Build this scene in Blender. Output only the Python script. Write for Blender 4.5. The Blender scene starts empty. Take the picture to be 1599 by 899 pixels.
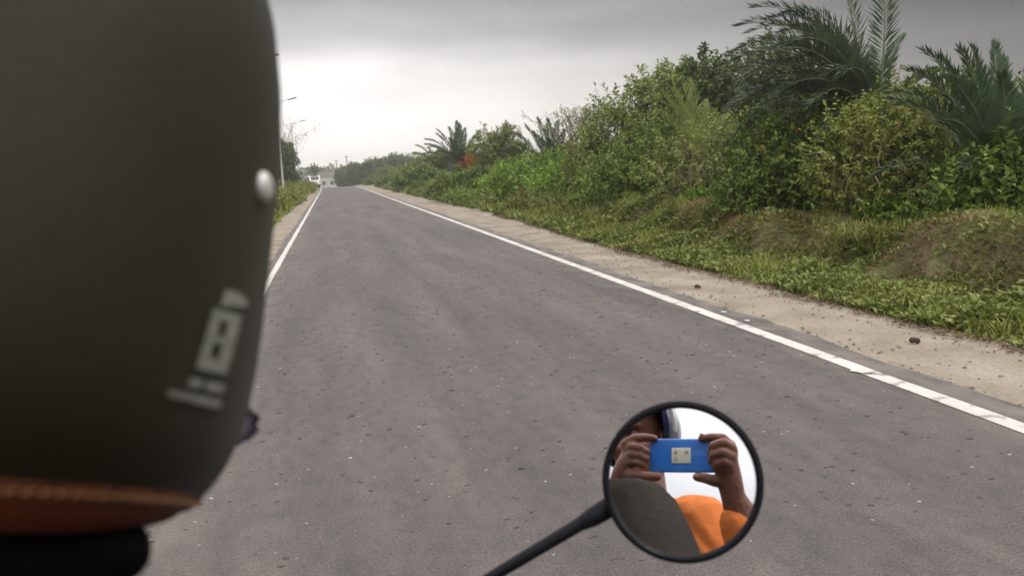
import bpy, bmesh, math, random
import numpy as np
from mathutils import Vector, Matrix

# ------------------------------------------------------------------ scene, camera, world, sun
SC = bpy.context.scene
COL = SC.collection
rad = math.radians
CAM_H, FOCAL, PW, PH = 1.6, 1400.0, 1599.0, 899.0
TH, PS, RO = rad(7.75), rad(11.0), rad(3.3)
Fv = np.array([math.sin(PS)*math.cos(TH), math.cos(PS)*math.cos(TH), -math.sin(TH)])
R_0 = np.array([math.cos(PS), -math.sin(PS), 0.0]); U_0 = np.cross(R_0, Fv)
Uv = math.cos(RO)*U_0 + math.sin(RO)*R_0
Rv = math.cos(RO)*R_0 - math.sin(RO)*U_0
Cv = np.array([0, 0, CAM_H])

cam_data = bpy.data.cameras.new('camera')
cam = bpy.data.objects.new('camera', cam_data); COL.objects.link(cam)
cam.matrix_world = Matrix(((Rv[0], Uv[0], -Fv[0], 0), (Rv[1], Uv[1], -Fv[1], 0), (Rv[2], Uv[2], -Fv[2], CAM_H), (0, 0, 0, 1)))
cam_data.sensor_width = 36; cam_data.lens = 36*FOCAL/PW
cam_data.clip_start = 0.004; cam_data.clip_end = 6000
cam_data.dof.use_dof = True; cam_data.dof.focus_distance = 3.2; cam_data.dof.aperture_fstop = 8.2
SC.camera = cam

SUN_EL, SUN_AZ = 58, 85          # high, veiled by cloud, off to the right
sd = bpy.data.lights.new('sun', 'SUN'); sd.energy = 1.5; sd.angle = rad(11); sd.color = (1, .93, .82)
sun = bpy.data.objects.new('sun', sd); COL.objects.link(sun)
sdir = Vector((math.sin(rad(SUN_AZ))*math.cos(rad(SUN_EL)), math.cos(rad(SUN_AZ))*math.cos(rad(SUN_EL)), math.sin(rad(SUN_EL))))
sun.rotation_euler = sdir.to_track_quat('Z', 'Y').to_euler()

W = bpy.data.worlds.new('World'); SC.world = W; W.use_nodes = True
def build_world():
    nt = W.node_tree; N = nt.nodes; L = nt.links; N.clear()
    def nd(t, **k):
        n = N.new(t)
        for a, b in k.items(): setattr(n, a, b)
        return n
    def mth(op, a, b=None, clamp=False):
        n = nd('ShaderNodeMath', operation=op, use_clamp=clamp)
        for i, v in enumerate((a, b)):
            if v is None: continue
            if isinstance(v, (int, float)): n.inputs[i].default_value = v
            else: L.new(v, n.inputs[i])
        return n.outputs[0]
    def ramp(fac, pts):
        r = nd('ShaderNodeValToRGB'); L.new(fac, r.inputs[0]); e = r.color_ramp.elements
        r.color_ramp.interpolation = 'EASE'
        while len(e) < len(pts): e.new(.5)
        for k, (p, c) in enumerate(pts):
            e[k].position = p; e[k].color = (c, c, c, 1) if isinstance(c, (int, float)) else (*c, 1)
        return r.outputs[0]
    out = nd('ShaderNodeOutputWorld')
    sky = nd('ShaderNodeTexSky', sky_type='NISHITA', sun_disc=False)
    sky.sun_elevation = rad(SUN_EL); sky.sun_rotation = rad(SUN_AZ); sky.dust_density = 4
    b1 = nd('ShaderNodeBackground'); L.new(sky.outputs[0], b1.inputs[0]); b1.inputs[1].default_value = .08
    tc = nd('ShaderNodeTexCoord'); sp = nd('ShaderNodeSeparateXYZ'); L.new(tc.outputs['Generated'], sp.inputs[0])
    x, y, z = sp.outputs
    zc = mth('MAXIMUM', z, 0.0)
    # brightness of the cloud deck: a bright gap low over the road, a dark bank above it, bright overhead
    front = ramp(zc, [(0, .96), (.05, .93), (.10, .80), (.15, .46), (.21, .29), (.38, .58)])
    back = ramp(zc, [(0, .62), (.2, .66), (.5, .8)])
    lobe = mth('POWER', mth('MAXIMUM', y, 0.0), 9.0)
    front = mth('MULTIPLY', front, mth('ADD', mth('MULTIPLY', lobe, .95), .10))
    bk = mth('MULTIPLY', mth('ADD', y, .25), -2.5, True)
    m = nd('ShaderNodeMix'); L.new(bk, m.inputs[0]); L.new(front, m.inputs[2]); L.new(back, m.inputs[3])
    dome = m.outputs[0]
    top = ramp(zc, [(.30, 0), (.62, 2.6), (1, 2.9)])
    # ramps clip at 1, so the overhead part is scaled here
    top = mth('MULTIPLY', ramp(zc, [(.24, 0), (.55, .8), (1, 1)]), 1.9)
    val = mth('ADD', dome, top)
    mp = nd('ShaderNodeMapping'); L.new(tc.outputs['Generated'], mp.inputs[0]); mp.inputs['Scale'].default_value = (2.2, 2.2, 7)
    no = nd('ShaderNodeTexNoise'); L.new(mp.outputs[0], no.inputs[0]); no.inputs['Scale'].default_value = 1.6; no.inputs['Detail'].default_value = 5
    cl = mth('ADD', mth('MULTIPLY', no.outputs[0], 1.3), .35)
    cl2 = mth('ADD', mth('MULTIPLY', mth('SUBTRACT', cl, 1.0), mth('MULTIPLY', zc, 7.0, True)), 1.0)
    val = mth('MULTIPLY', val, cl2)
    tint = nd('ShaderNodeMix', data_type='RGBA'); L.new(mth('MULTIPLY', zc, 5.5, True), tint.inputs[0])
    tint.inputs[6].default_value = (1.0, .96, .915, 1); tint.inputs[7].default_value = (1.0, .975, .97, 1)
    mul = nd('ShaderNodeVectorMath', operation='SCALE'); L.new(tint.outputs[2], mul.inputs[0]); L.new(val, mul.inputs[3])
    b2 = nd('ShaderNodeBackground'); L.new(mul.outputs[0], b2.inputs[0]); b2.inputs[1].default_value = 1.05
    mx = nd('ShaderNodeMixShader'); mx.inputs[0].default_value = .93
    L.new(b1.outputs[0], mx.inputs[1]); L.new(b2.outputs[0], mx.inputs[2]); L.new(mx.outputs[0], out.inputs[0])
build_world()
SC.view_settings.view_transform = 'Standard'; SC.view_settings.look = 'None'
SC.view_settings.exposure = 0.35; SC.view_settings.gamma = 1.0
SC.render.engine = 'CYCLES'
SC.cycles.use_denoising = True
SC.cycles.max_bounces = 8; SC.cycles.transparent_max_bounces = 8

# ------------------------------------------------------------------ helpers
def tag(o, label=None, cat=None, group=None, kind=None):
    if label: o['label'] = label
    if cat: o['category'] = cat
    if group: o['group'] = group
    if kind: o['kind'] = kind
    return o
def link(o, parent=None):
    COL.objects.link(o)
    if parent is not None: o.parent = parent
    return o
def empty(name, loc, label, cat, group=None):
    o = bpy.data.objects.new(name, None); o.empty_display_size = .1
    link(o); o.location = loc
    return tag(o, label, cat, group)
def mesh_np(name, verts, faces, mat, parent=None, smooth=False):
    """verts (N,3); faces: int array (M,k) or list of lists"""
    me = bpy.data.meshes.new(name)
    verts = np.asarray(verts, dtype=np.float32)
    if isinstance(faces, np.ndarray):
        M, k = faces.shape
        me.vertices.add(len(verts)); me.vertices.foreach_set('co', verts.ravel())
        me.loops.add(M*k); me.loops.foreach_set('vertex_index', faces.astype(np.int32).ravel())
        me.polygons.add(M); me.polygons.foreach_set('loop_start', np.arange(0, M*k, k, dtype=np.int32))
        me.polygons.foreach_set('loop_total', np.full(M, k, dtype=np.int32))
        me.update(calc_edges=True)
    else:
        me.from_pydata(verts.tolist(), [], faces)
    if smooth: me.polygons.foreach_set('use_smooth', np.ones(len(me.polygons), dtype=bool))
    for mm in (mat if isinstance(mat, (list, tuple)) else [mat]): me.materials.append(mm)
    return link(bpy.data.objects.new(name, me), parent)

class MB:
    """collects closed shapes into one mesh"""
    def __init__(s): s.bm = bmesh.new()
    def box(s, c, d, rot=None, bevel=0):
        r = bmesh.ops.create_cube(s.bm, size=1); vs = r['verts']
        M = Matrix.Translation(Vector(c)) @ (rot.to_4x4() if rot else Matrix()) @ Matrix.Diagonal((*d, 1))
        bmesh.ops.transform(s.bm, matrix=M, verts=vs)
        if bevel:
            es = list({e for v in vs for e in v.link_edges})
            bmesh.ops.bevel(s.bm, geom=es, offset=bevel, segments=3, affect='EDGES', profile=.5)
        return s
    def ell(s, c, r, rot=None, sub=3):
        q = bmesh.ops.create_icosphere(s.bm, subdivisions=sub, radius=1)
        M = Matrix.Translation(Vector(c)) @ (rot.to_4x4() if rot else Matrix()) @ Matrix.Diagonal((*((r,)*3 if isinstance(r, (int, float)) else r), 1))
        bmesh.ops.transform(s.bm, matrix=M, verts=q['verts']); return s
    def cone(s, a, b, ra, rb, seg=14):
        a, b = Vector(a), Vector(b); d = b-a
        if d.length < 1e-6: return s
        q = bmesh.ops.create_cone(s.bm, cap_ends=True, segments=seg, radius1=ra, radius2=rb, depth=d.length)
        M = Matrix.Translation((a+b)/2) @ d.to_track_quat('Z', 'Y').to_matrix().to_4x4()
        bmesh.ops.transform(s.bm, matrix=M, verts=q['verts']); return s
    def chain(s, pts, rs, sub=2, seg=14):
        for i, p in enumerate(pts):
            s.ell(p, rs[i], sub=sub)
            if i: s.cone(pts[i-1], p, rs[i-1], rs[i], seg)
        return s
    def torus(s, c, n, R, r, seg=48, ts=10, su=1.0):
        n = Vector(n).normalized(); q = n.to_track_quat('Z', 'Y').to_matrix(); rows = []
        for i in range(seg):
            a = 2*math.pi*i/seg; row = []
            for j in range(ts):
                b = 2*math.pi*j/ts
                p = Vector(((R+r*math.cos(b))*math.cos(a), (R+r*math.cos(b))*math.sin(a), r*su*math.sin(b)))
                row.append(s.bm.verts.new(Vector(c)+q@p))
            rows.append(row)
        for i in range(seg):
            for j in range(ts):
                s.bm.faces.new((rows[i][j], rows[(i+1) % seg][j], rows[(i+1) % seg][(j+1) % ts], rows[i][(j+1) % ts]))
        return s
    def lathe(s, c, n, prof, seg=48):
        """prof: list of (r, h) along axis n, r=0 allowed at ends"""
        n = Vector(n).normalized(); q = n.to_track_quat('Z', 'Y').to_matrix(); rows = []
        for r, h in prof:
            rows.append([s.bm.verts.new(Vector(c)+q@Vector((r*math.cos(2*math.pi*i/seg), r*math.sin(2*math.pi*i/seg), h))) for i in range(seg)] if r > 1e-7
                        else [s.bm.verts.new(Vector(c)+q@Vector((0, 0, h)))])
        for a, b in zip(rows, rows[1:]):
            for i in range(seg):
                j = (i+1) % seg
                if len(a) == 1 and len(b) == 1: continue
                if len(a) == 1: s.bm.faces.new((a[0], b[i], b[j]))
                elif len(b) == 1: s.bm.faces.new((a[i], a[j], b[0]))
                else: s.bm.faces.new((a[i], a[j], b[j], b[i]))
        return s
    def prism(s, poly, thick, M):
        """2-D polygon in the XZ plane of M, extruded along its Y by +-thick/2"""
        a = [s.bm.verts.new(M @ Vector((x, -thick/2, z))) for x, z in poly]
        b = [s.bm.verts.new(M @ Vector((x, thick/2, z))) for x, z in poly]
        s.bm.faces.new(a); s.bm.faces.new(list(reversed(b)))
        for i in range(len(poly)):
            j = (i+1) % len(poly); s.bm.faces.new((a[j], a[i], b[i], b[j]))
        return s
    def build(s, name, mat, parent=None, smooth=True, flip=True):
        if flip: bmesh.ops.recalc_face_normals(s.bm, faces=s.bm.faces)
        me = bpy.data.meshes.new(name); s.bm.to_mesh(me); s.bm.free()
        for mm in (mat if isinstance(mat, (list, tuple)) else [mat]): me.materials.append(mm)
        if smooth:
            me.polygons.foreach_set('use_smooth', np.ones(len(me.polygons), dtype=bool))
            try: me.set_sharp_from_angle(angle=rad(40))
            except Exception: pass
        return link(bpy.data.objects.new(name, me), parent)
    def fused(s, name, mat, parent=None, voxel=.004, smooth=4, lump=None):
        """one continuous surface out of overlapping closed shapes"""
        me = bpy.data.meshes.new('raw'); s.bm.to_mesh(me); s.bm.free()
        o = bpy.data.objects.new('raw', me); COL.objects.link(o)
        m = o.modifiers.new('m', 'REMESH'); m.mode = 'VOXEL'; m.voxel_size = voxel; m.adaptivity = 0
        m2 = o.modifiers.new('s', 'SMOOTH'); m2.factor = .5; m2.iterations = smooth
        dg = bpy.context.evaluated_depsgraph_get(); dg.update()
        nm = bpy.data.meshes.new_from_object(o.evaluated_get(dg), depsgraph=dg)
        bpy.data.objects.remove(o); bpy.data.meshes.remove(me)
        nm.name = name; nm.materials.clear()
        for mm in (mat if isinstance(mat, (list, tuple)) else [mat]): nm.materials.append(mm)
        if lump: lump(nm)
        nm.polygons.foreach_set('use_smooth', np.ones(len(nm.polygons), dtype=bool))
        return link(bpy.data.objects.new(name, nm), parent)

RNG = np.random.default_rng(7)
def hash2(i, j, s):
    n = np.sin(i*127.1 + j*311.7 + s*74.7)*43758.5453
    return n - np.floor(n)
def vnoise(x, y, s=0):
    x = np.asarray(x, float); y = np.asarray(y, float)
    i = np.floor(x); j = np.floor(y); u = x-i; v = y-j
    u = u*u*(3-2*u); v = v*v*(3-2*v)
    a = hash2(i, j, s); b = hash2(i+1, j, s); c = hash2(i, j+1, s); d = hash2(i+1, j+1, s)
    return (a*(1-u)+b*u)*(1-v) + (c*(1-u)+d*u)*v
def sstep(a, b, x):
    t = np.clip((np.asarray(x, float)-a)/(b-a), 0, 1); return t*t*(3-2*t)
def unit(v): return v/np.maximum(np.linalg.norm(v, axis=-1, keepdims=True), 1e-9)

# ------------------------------------------------------------------ materials
def mat(name, cols, scale=6.0, rough=.8, bump=0.0, bscale=60.0, metal=0.0, spec=.35, coat=0.0, detail=6.0, sheen=0.0, lo=.35, hi=.65, coord='Object'):
    """Principled with its colour varied by noise between the colours of cols"""
    m = bpy.data.materials.new(name); m.use_nodes = True
    nt = m.node_tree; N, L = nt.nodes, nt.links; p = N['Principled BSDF']
    p.inputs['Roughness'].default_value = rough; p.inputs['Metallic'].default_value = metal
    p.inputs['Specular IOR Level'].default_value = spec; p.inputs['Coat Weight'].default_value = coat
    p.inputs['Sheen Weight'].default_value = sheen
    tc = N.new('ShaderNodeTexCoord')
    no = N.new('ShaderNodeTexNoise'); no.inputs['Scale'].default_value = scale; no.inputs['Detail'].default_value = detail
    L.new(tc.outputs[coord], no.inputs[0])
    r = N.new('ShaderNodeValToRGB'); e = r.color_ramp.elements
    while len(e) < len(cols): e.new(.5)
    for k, c in enumerate(cols):
        e[k].position = lo+(hi-lo)*k/max(1, len(cols)-1); e[k].color = (*c, 1)
    L.new(no.outputs[0], r.inputs[0]); L.new(r.outputs[0], p.inputs['Base Color'])
    if bump:
        n2 = N.new('ShaderNodeTexNoise'); n2.inputs['Scale'].default_value = bscale; n2.inputs['Detail'].default_value = 4
        L.new(tc.outputs[coord], n2.inputs[0])
        b = N.new('ShaderNodeBump'); b.inputs['Strength'].default_value = bump; b.inputs['Distance'].default_value = .01
        L.new(n2.outputs[0], b.inputs['Height']); L.new(b.outputs[0], p.inputs['Normal'])
    return m
def leafmat(name, cols, rough=.48, trans=.22, spec=.16, cl=1.2):
    """leaf colour differs leaf by leaf and shoot by shoot; some light passes through"""
    m = bpy.data.materials.new(name); m.use_nodes = True
    nt = m.node_tree; N, L = nt.nodes, nt.links; p = N['Principled BSDF']; out = N['Material Output']
    p.inputs['Roughness'].default_value = rough; p.inputs['Specular IOR Level'].default_value = spec
    g = N.new('ShaderNodeNewGeometry'); tc = N.new('ShaderNodeTexCoord')
    no = N.new('ShaderNodeTexNoise'); no.inputs['Scale'].default_value = cl; no.inputs['Detail'].default_value = 3
    L.new(tc.outputs['Object'], no.inputs[0])
    a = N.new('ShaderNodeMath'); a.operation = 'MULTIPLY_ADD'; L.new(g.outputs['Random Per Island'], a.inputs[0]); a.inputs[1].default_value = .45
    s = N.new('ShaderNodeMath'); s.operation = 'MULTIPLY_ADD'; L.new(no.outputs[0], s.inputs[0]); s.inputs[1].default_value = 1.3; s.inputs[2].default_value = -.37
    L.new(s.outputs[0], a.inputs[2])
    r = N.new('ShaderNodeValToRGB'); e = r.color_ramp.elements
    while len(e) < len(cols): e.new(.5)
    warm = (1.0, 1.0, 1.0) if name.startswith(('frond_g', 'leaf_l')) else (1.22, 1.08, .85)
    for k, c in enumerate(cols): e[k].position = k/(len(cols)-1); e[k].color = (c[0]*warm[0], c[1]*warm[1], c[2]*warm[2], 1)
    L.new(a.outputs[0], r.inputs[0]); L.new(r.outputs[0], p.inputs['Base Color'])
    t = N.new('ShaderNodeBsdfTranslucent'); L.new(r.outputs[0], t.inputs[0])
    mx = N.new('ShaderNodeMixShader'); mx.inputs[0].default_value = trans
    L.new(p.outputs[0], mx.inputs[1]); L.new(t.outputs[0], mx.inputs[2]); L.new(mx.outputs[0], out.inputs[0])
    return m
M = {}
M['bark'] = mat('bark', [(.10, .075, .05), (.20, .16, .11)], 14, .9, .6, 40)
M['palebark'] = mat('pale_twig', [(.22, .17, .11), (.36, .29, .2)], 14, .9)
M['leaf_mid'] = leafmat('leaf_mid_green', [(.045, .085, .016), (.085, .15, .028), (.14, .21, .045)])
M['leaf_bright'] = leafmat('leaf_bright_green', [(.07, .14, .02), (.12, .22, .03), (.19, .29, .055)])
M['leaf_yellow'] = leafmat('leaf_yellow_green', [(.07, .105, .018), (.12, .16, .032), (.19, .21, .055)])
M['leaf_olive'] = leafmat('leaf_olive_green', [(.07, .105, .028), (.13, .175, .05), (.20, .245, .085)])
M['leaf_dark'] = leafmat('leaf_dark_green', [(.028, .052, .014), (.05, .088, .024), (.085, .13, .04)])
M['frond'] = leafmat('frond_grey_green', [(.036, .062, .032), (.06, .095, .048), (.10, .14, .07)], rough=.42, spec=.25, trans=.15)
M['frond_pale'] = leafmat('frond_pale_green', [(.09, .135, .04), (.135, .19, .06), (.18, .23, .09)], trans=.3)
M['frond_dead'] = mat('dried_frond', [(.34, .115, .025), (.50, .20, .05)], 5, .8)
M['rachis'] = mat('frond_stalk', [(.09, .11, .05), (.15, .16, .08)], 8, .6)
M['palmtrunk'] = mat('palm_trunk', [(.07, .05, .035), (.15, .11, .075)], 9, .95, .8, 22)
M['grass'] = leafmat('bank_grass', [(.045, .078, .018), (.105, .145, .04), (.18, .215, .075)], cl=.7)
M['tuft'] = leafmat('long_grass', [(.08, .115, .025), (.14, .18, .045), (.24, .23, .09)], cl=1.6)
M['turf'] = leafmat('short_turf', [(.10, .125, .04), (.17, .195, .07), (.24, .255, .11)], cl=.7)
M['drygrass'] = leafmat('dry_grass', [(.075, .05, .03), (.14, .10, .055), (.20, .165, .085)], cl=.9)
M['flower'] = mat('flower_orange', [(.42, .13, .03), (.55, .2, .05)], 5, .6)
M['white_flower'] = mat('flower_white', [(.7, .7, .55), (.8, .8, .7)], 5, .6)
M['steel'] = mat('galvanised_steel', [(.36, .37, .38), (.5, .5, .5)], 3, .5, metal=.35)
M['lamp'] = mat('lamp_housing', [(.10, .10, .11), (.16, .16, .17)], 3, .5)
M['pole_dark'] = mat('dark_post', [(.05, .05, .05), (.09, .085, .08)], 6, .8)
M['black'] = mat('black_rubber', [(.004, .004, .0045), (.007, .007, .007)], 30, .6, .1, 300, spec=.03)
M['blackgloss'] = mat('black_paint', [(.006, .006, .008), (.009, .009, .011)], 3, .38, spec=.07)
M['helmet'] = mat('matt_olive_shell', [(.0105, .0098, .0042), (.0148, .0136, .0062)], 9, .6, .05, 240, spec=.18, sheen=.016)
M['trim'] = mat('tan_leather_trim', [(.085, .026, .010), (.125, .042, .016)], 30, .65, .5, 180)
M['trim_dark'] = mat('rust_leather_lining', [(.085, .020, .005), (.12, .028, .008)], 22, .8, .4, 150)
M['thread'] = mat('tan_thread', [(.20, .10, .045), (.26, .14, .06)], 30, .8)
M['decal'] = mat('silver_decal', [(.11, .115, .105), (.15, .155, .14)], 20, .55)
M['stud'] = mat('steel_stud', [(.36, .36, .35), (.45, .45, .44)], 10, .4, metal=.3)
M['visor'] = mat('tinted_visor', [(.012, .008, .022), (.02, .014, .03)], 4, .2, spec=.5)
M['jacket'] = mat('olive_brown_jacket', [(.021, .0165, .0135), (.033, .026, .022)], 7, .95, .4, 70, spec=.08)
M['trousers'] = mat('dark_denim', [(.02, .024, .036), (.035, .04, .055)], 60, .9, .3, 200)
M['skin'] = mat('brown_skin', [(.13, .056, .038), (.21, .095, .066)], 22, .55, .25, 130, spec=.3)
M['nail'] = mat('fingernail', [(.36, .22, .17), (.42, .27, .21)], 9, .35)
M['shirt'] = mat('orange_cotton', [(.52, .135, .03), (.62, .19, .055)], 5, .95, .3, 55, spec=.1)
M['eye'] = mat('dark_eye', [(.03, .02, .015), (.06, .045, .04)], 40, .2)
M['navy'] = mat('navy_shell', [(.008, .014, .05), (.012, .02, .07)], 5, .22, coat=.4)
M['silver'] = mat('silver_edge', [(.55, .56, .57), (.65, .65, .66)], 5, .3, metal=.4)
M['phone'] = mat('blue_phone_back', [(.02, .12, .44), (.04, .22, .72)], 6, .3, coat=.5)
M['phone_screen'] = mat('black_glass', [(.01, .01, .012), (.012, .012, .014)], 3, .1)
M['module'] = mat('ivory_module', [(.60, .58, .47), (.68, .66, .55)], 9, .35)
M['lensrim'] = mat('grey_lens', [(.30, .30, .26), (.42, .41, .36)], 60, .3)
M['glass'] = mat('dark_window', [(.02, .023, .026), (.03, .033, .036)], 2, .12, spec=.5)
M['van'] = mat('white_car_paint', [(.72, .72, .70), (.80, .80, .78)], 1, .25, coat=.5)
M['redlight'] = mat('red_lens', [(.35, .02, .015), (.45, .03, .02)], 5, .25)
M['amberlight'] = mat('amber_lens', [(.6, .25, .03), (.7, .3, .04)], 5, .25)
M['numberplate'] = mat('number_plate', [(.6, .55, .2), (.66, .6, .25)], 5, .5)
M['bikepaint'] = mat('dark_red_paint', [(.09, .008, .008), (.12, .012, .01)], 3, .25, coat=.5)
M['chrome'] = mat('bright_metal', [(.6, .6, .6), (.7, .7, .7)], 3, .25, metal=1)
M['wallpale'] = mat('pale_plaster', [(.42, .40, .37), (.52, .50, .46)], .6, .9)
M['roofgrey'] = mat('grey_roof', [(.16, .155, .15), (.24, .23, .22)], 1.2, .8)
M['clod'] = mat('dark_clod', [(.03, .022, .016), (.06, .045, .03)], 30, .95, .8, 90)
def mirror_mat():
    m = bpy.data.materials.new('mirror_glass'); m.use_nodes = True
    p = m.node_tree.nodes['Principled BSDF']; p.inputs['Metallic'].default_value = 1
    p.inputs['Roughness'].default_value = 0; p.inputs['Base Color'].default_value = (.86, .88, .92, 1)
    return m
M['mirror'] = mirror_mat()

def ground_mats():
    def base(name):
        m = bpy.data.materials.new(name); m.use_nodes = True
        nt = m.node_tree; return m, nt.nodes, nt.links, nt.nodes['Principled BSDF'], nt.nodes.new('ShaderNodeTexCoord')
    def noise(N, L, src, sc, det=6, stretch=None):
        n = N.new('ShaderNodeTexNoise'); n.inputs['Scale'].default_value = sc; n.inputs['Detail'].default_value = det
        if stretch:
            mp = N.new('ShaderNodeMapping'); mp.inputs['Scale'].default_value = stretch; L.new(src, mp.inputs[0]); src = mp.outputs[0]
        L.new(src, n.inputs[0]); return n.outputs[0]
    def ramp(N, L, f, pts):
        r = N.new('ShaderNodeValToRGB'); e = r.color_ramp.elements
        while len(e) < len(pts): e.new(.5)
        for k, (p, c) in enumerate(pts): e[k].position = p; e[k].color = (*c, 1)
        L.new(f, r.inputs[0]); return r.outputs[0]
    def mix(N, L, f, a, b, t='MIX'):
        m = N.new('ShaderNodeMix'); m.data_type = 'RGBA'; m.blend_type = t
        for i, v in ((0, f), (6, a), (7, b)):
            if isinstance(v, (int, float)): m.inputs[i].default_value = v
            elif isinstance(v, tuple): m.inputs[i].default_value = (*v, 1)
            else: L.new(v, m.inputs[i])
        return m.outputs[2]
    # asphalt: worn, dusty, fine chippings, long wheel-track streaks and fine cracks
    m, N, L, p, tc = base('worn_asphalt'); o = tc.outputs['Object']
    c = ramp(N, L, noise(N, L, o, .8, 5, (1, .22, 1)), [(.3, (.063, .057, .0565)), (.52, (.0725, .065, .0635)), (.72, (.083, .0745, .0715))])
    st = ramp(N, L, noise(N, L, o, 2.2, 5, (1, .07, 1)), [(.32, (.80, .80, .80)), (.68, (1.14, 1.12, 1.10))])
    c = mix(N, L, 1.0, c, st, 'MULTIPLY')
    gr = ramp(N, L, noise(N, L, o, 85, 5), [(.28, (.55, .55, .56)), (.5, (1, 1, 1)), (.74, (1.55, 1.53, 1.50))])
    c = mix(N, L, .85, c, gr, 'MULTIPLY')
    pt = ramp(N, L, noise(N, L, o, 2.4, 8, (1, .3, 1)), [(.30, (.88, .885, .90)), (.5, (1, 1, 1)), (.70, (1.07, 1.05, 1.03))])
    c = mix(N, L, .8, c, pt, 'MULTIPLY')
    ms = ramp(N, L, noise(N, L, o, 11, 6, (1, .5, 1)), [(.32, (.84, .86, .86)), (.5, (1, 1, 1)), (.68, (1.15, 1.10, 1.10))])
    c = mix(N, L, .9, c, ms, 'MULTIPLY')
    # dust blown in from the shoulders
    sx = N.new('ShaderNodeSeparateXYZ'); L.new(o, sx.inputs[0])
    e1 = N.new('ShaderNodeMath'); e1.operation = 'ADD'; L.new(sx.outputs[0], e1.inputs[0]); e1.inputs[1].default_value = -1.3
    e2 = N.new('ShaderNodeMath'); e2.operation = 'ABSOLUTE'; L.new(e1.outputs[0], e2.inputs[0])
    e3 = N.new('ShaderNodeMapRange'); e3.inputs[1].default_value = 1.9; e3.inputs[2].default_value = 2.65; L.new(e2.outputs[0], e3.inputs[0])
    du = ramp(N, L, noise(N, L, o, 5, 8, (1, .4, 1)), [(.40, (0, 0, 0)), (.66, (.75, .75, .75))])
    e4 = N.new('ShaderNodeMath'); e4.operation = 'MULTIPLY'; L.new(e3.outputs[0], e4.inputs[0]); L.new(du, e4.inputs[1])
    c = mix(N, L, e4.outputs[0], c, (.17, .15, .125))
    L.new(c, p.inputs['Base Color']); p.inputs['Roughness'].default_value = .82; p.inputs['Specular IOR Level'].default_value = .22
    b = N.new('ShaderNodeBump'); b.inputs['Strength'].default_value = .55; b.inputs['Distance'].default_value = .006
    L.new(noise(N, L, o, 110, 4), b.inputs['Height']); L.new(b.outputs[0], p.inputs['Normal'])
    M['asphalt'] = m
    # sandy shoulder
    m, N, L, p, tc = base('sandy_shoulder'); o = tc.outputs['Object']
    c = ramp(N, L, noise(N, L, o, 1.3, 8), [(.28, (.130, .108, .085)), (.5, (.190, .163, .131)), (.72, (.24, .211, .174))])
    g = ramp(N, L, noise(N, L, o, 60, 4), [(.3, (.66, .65, .63)), (.5, (1, 1, 1)), (.75, (1.25, 1.24, 1.22))])
    c = mix(N, L, .8, c, g, 'MULTIPLY')
    L.new(c, p.inputs['Base Color']); p.inputs['Roughness'].default_value = .95; p.inputs['Specular IOR Level'].default_value = .1
    b = N.new('ShaderNodeBump'); b.inputs['Strength'].default_value = .5; b.inputs['Distance'].default_value = .02
    L.new(noise(N, L, o, 24, 6), b.inputs['Height']); L.new(b.outputs[0], p.inputs['Normal'])
    M['sand'] = m
    # road paint, worn through in places
    m, N, L, p, tc = base('worn_white_paint'); o = tc.outputs['Object']
    wear = ramp(N, L, noise(N, L, o, 7, 9), [(.55, (0, 0, 0)), (.68, (1, 1, 1))])
    c = ramp(N, L, noise(N, L, o, 3, 6), [(.3, (.34, .32, .30)), (.7, (.46, .435, .41))])
    fine = ramp(N, L, noise(N, L, o, 90, 3), [(.3, (.85, .85, .84)), (.6, (1, 1, 1))])
    c = mix(N, L, 1.0, c, fine, 'MULTIPLY')
    c = mix(N, L, wear, c, (.13, .118, .11))
    L.new(c, p.inputs['Base Color']); p.inputs['Roughness'].default_value = .7
    M['paint'] = m
    # bank and field soil: brown earth with green moss-like growth
    m, N, L, p, tc = base('earth_and_turf'); o = tc.outputs['Object']
    c1 = ramp(N, L, noise(N, L, o, 7.0, 9), [(.3, (.055, .038, .024)), (.5, (.12, .085, .052)), (.7, (.20, .15, .095))])
    c2 = ramp(N, L, noise(N, L, o, 6.0, 6), [(.3, (.07, .092, .032)), (.6, (.125, .15, .06)), (.8, (.17, .185, .09))])
    f = ramp(N, L, noise(N, L, o, .9, 6), [(.40, (.15, .15, .15)), (.50, (1, 1, 1))])
    ge = N.new('ShaderNodeNewGeometry'); sx = N.new('ShaderNodeSeparateXYZ'); L.new(ge.outputs['True Normal'], sx.inputs[0])
    sl = N.new('ShaderNodeMapRange'); sl.inputs[1].default_value = .45; sl.inputs[2].default_value = .80; L.new(sx.outputs[2], sl.inputs[0])
    ff = N.new('ShaderNodeMath'); ff.operation = 'MULTIPLY'; L.new(sl.outputs[0], ff.inputs[0]); L.new(f, ff.inputs[1])
    c = mix(N, L, ff.outputs[0], c1, c2)
    L.new(c, p.inputs['Base Color']); p.inputs['Roughness'].default_value = .95; p.inputs['Specular IOR Level'].default_value = .1
    b = N.new('ShaderNodeBump'); b.inputs['Strength'].default_value = 1.0; b.inputs['Distance'].default_value = .06
    L.new(noise(N, L, o, 18, 6), b.inputs['Height']); L.new(b.outputs[0], p.inputs['Normal'])
    M['earth'] = m
ground_mats()

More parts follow.
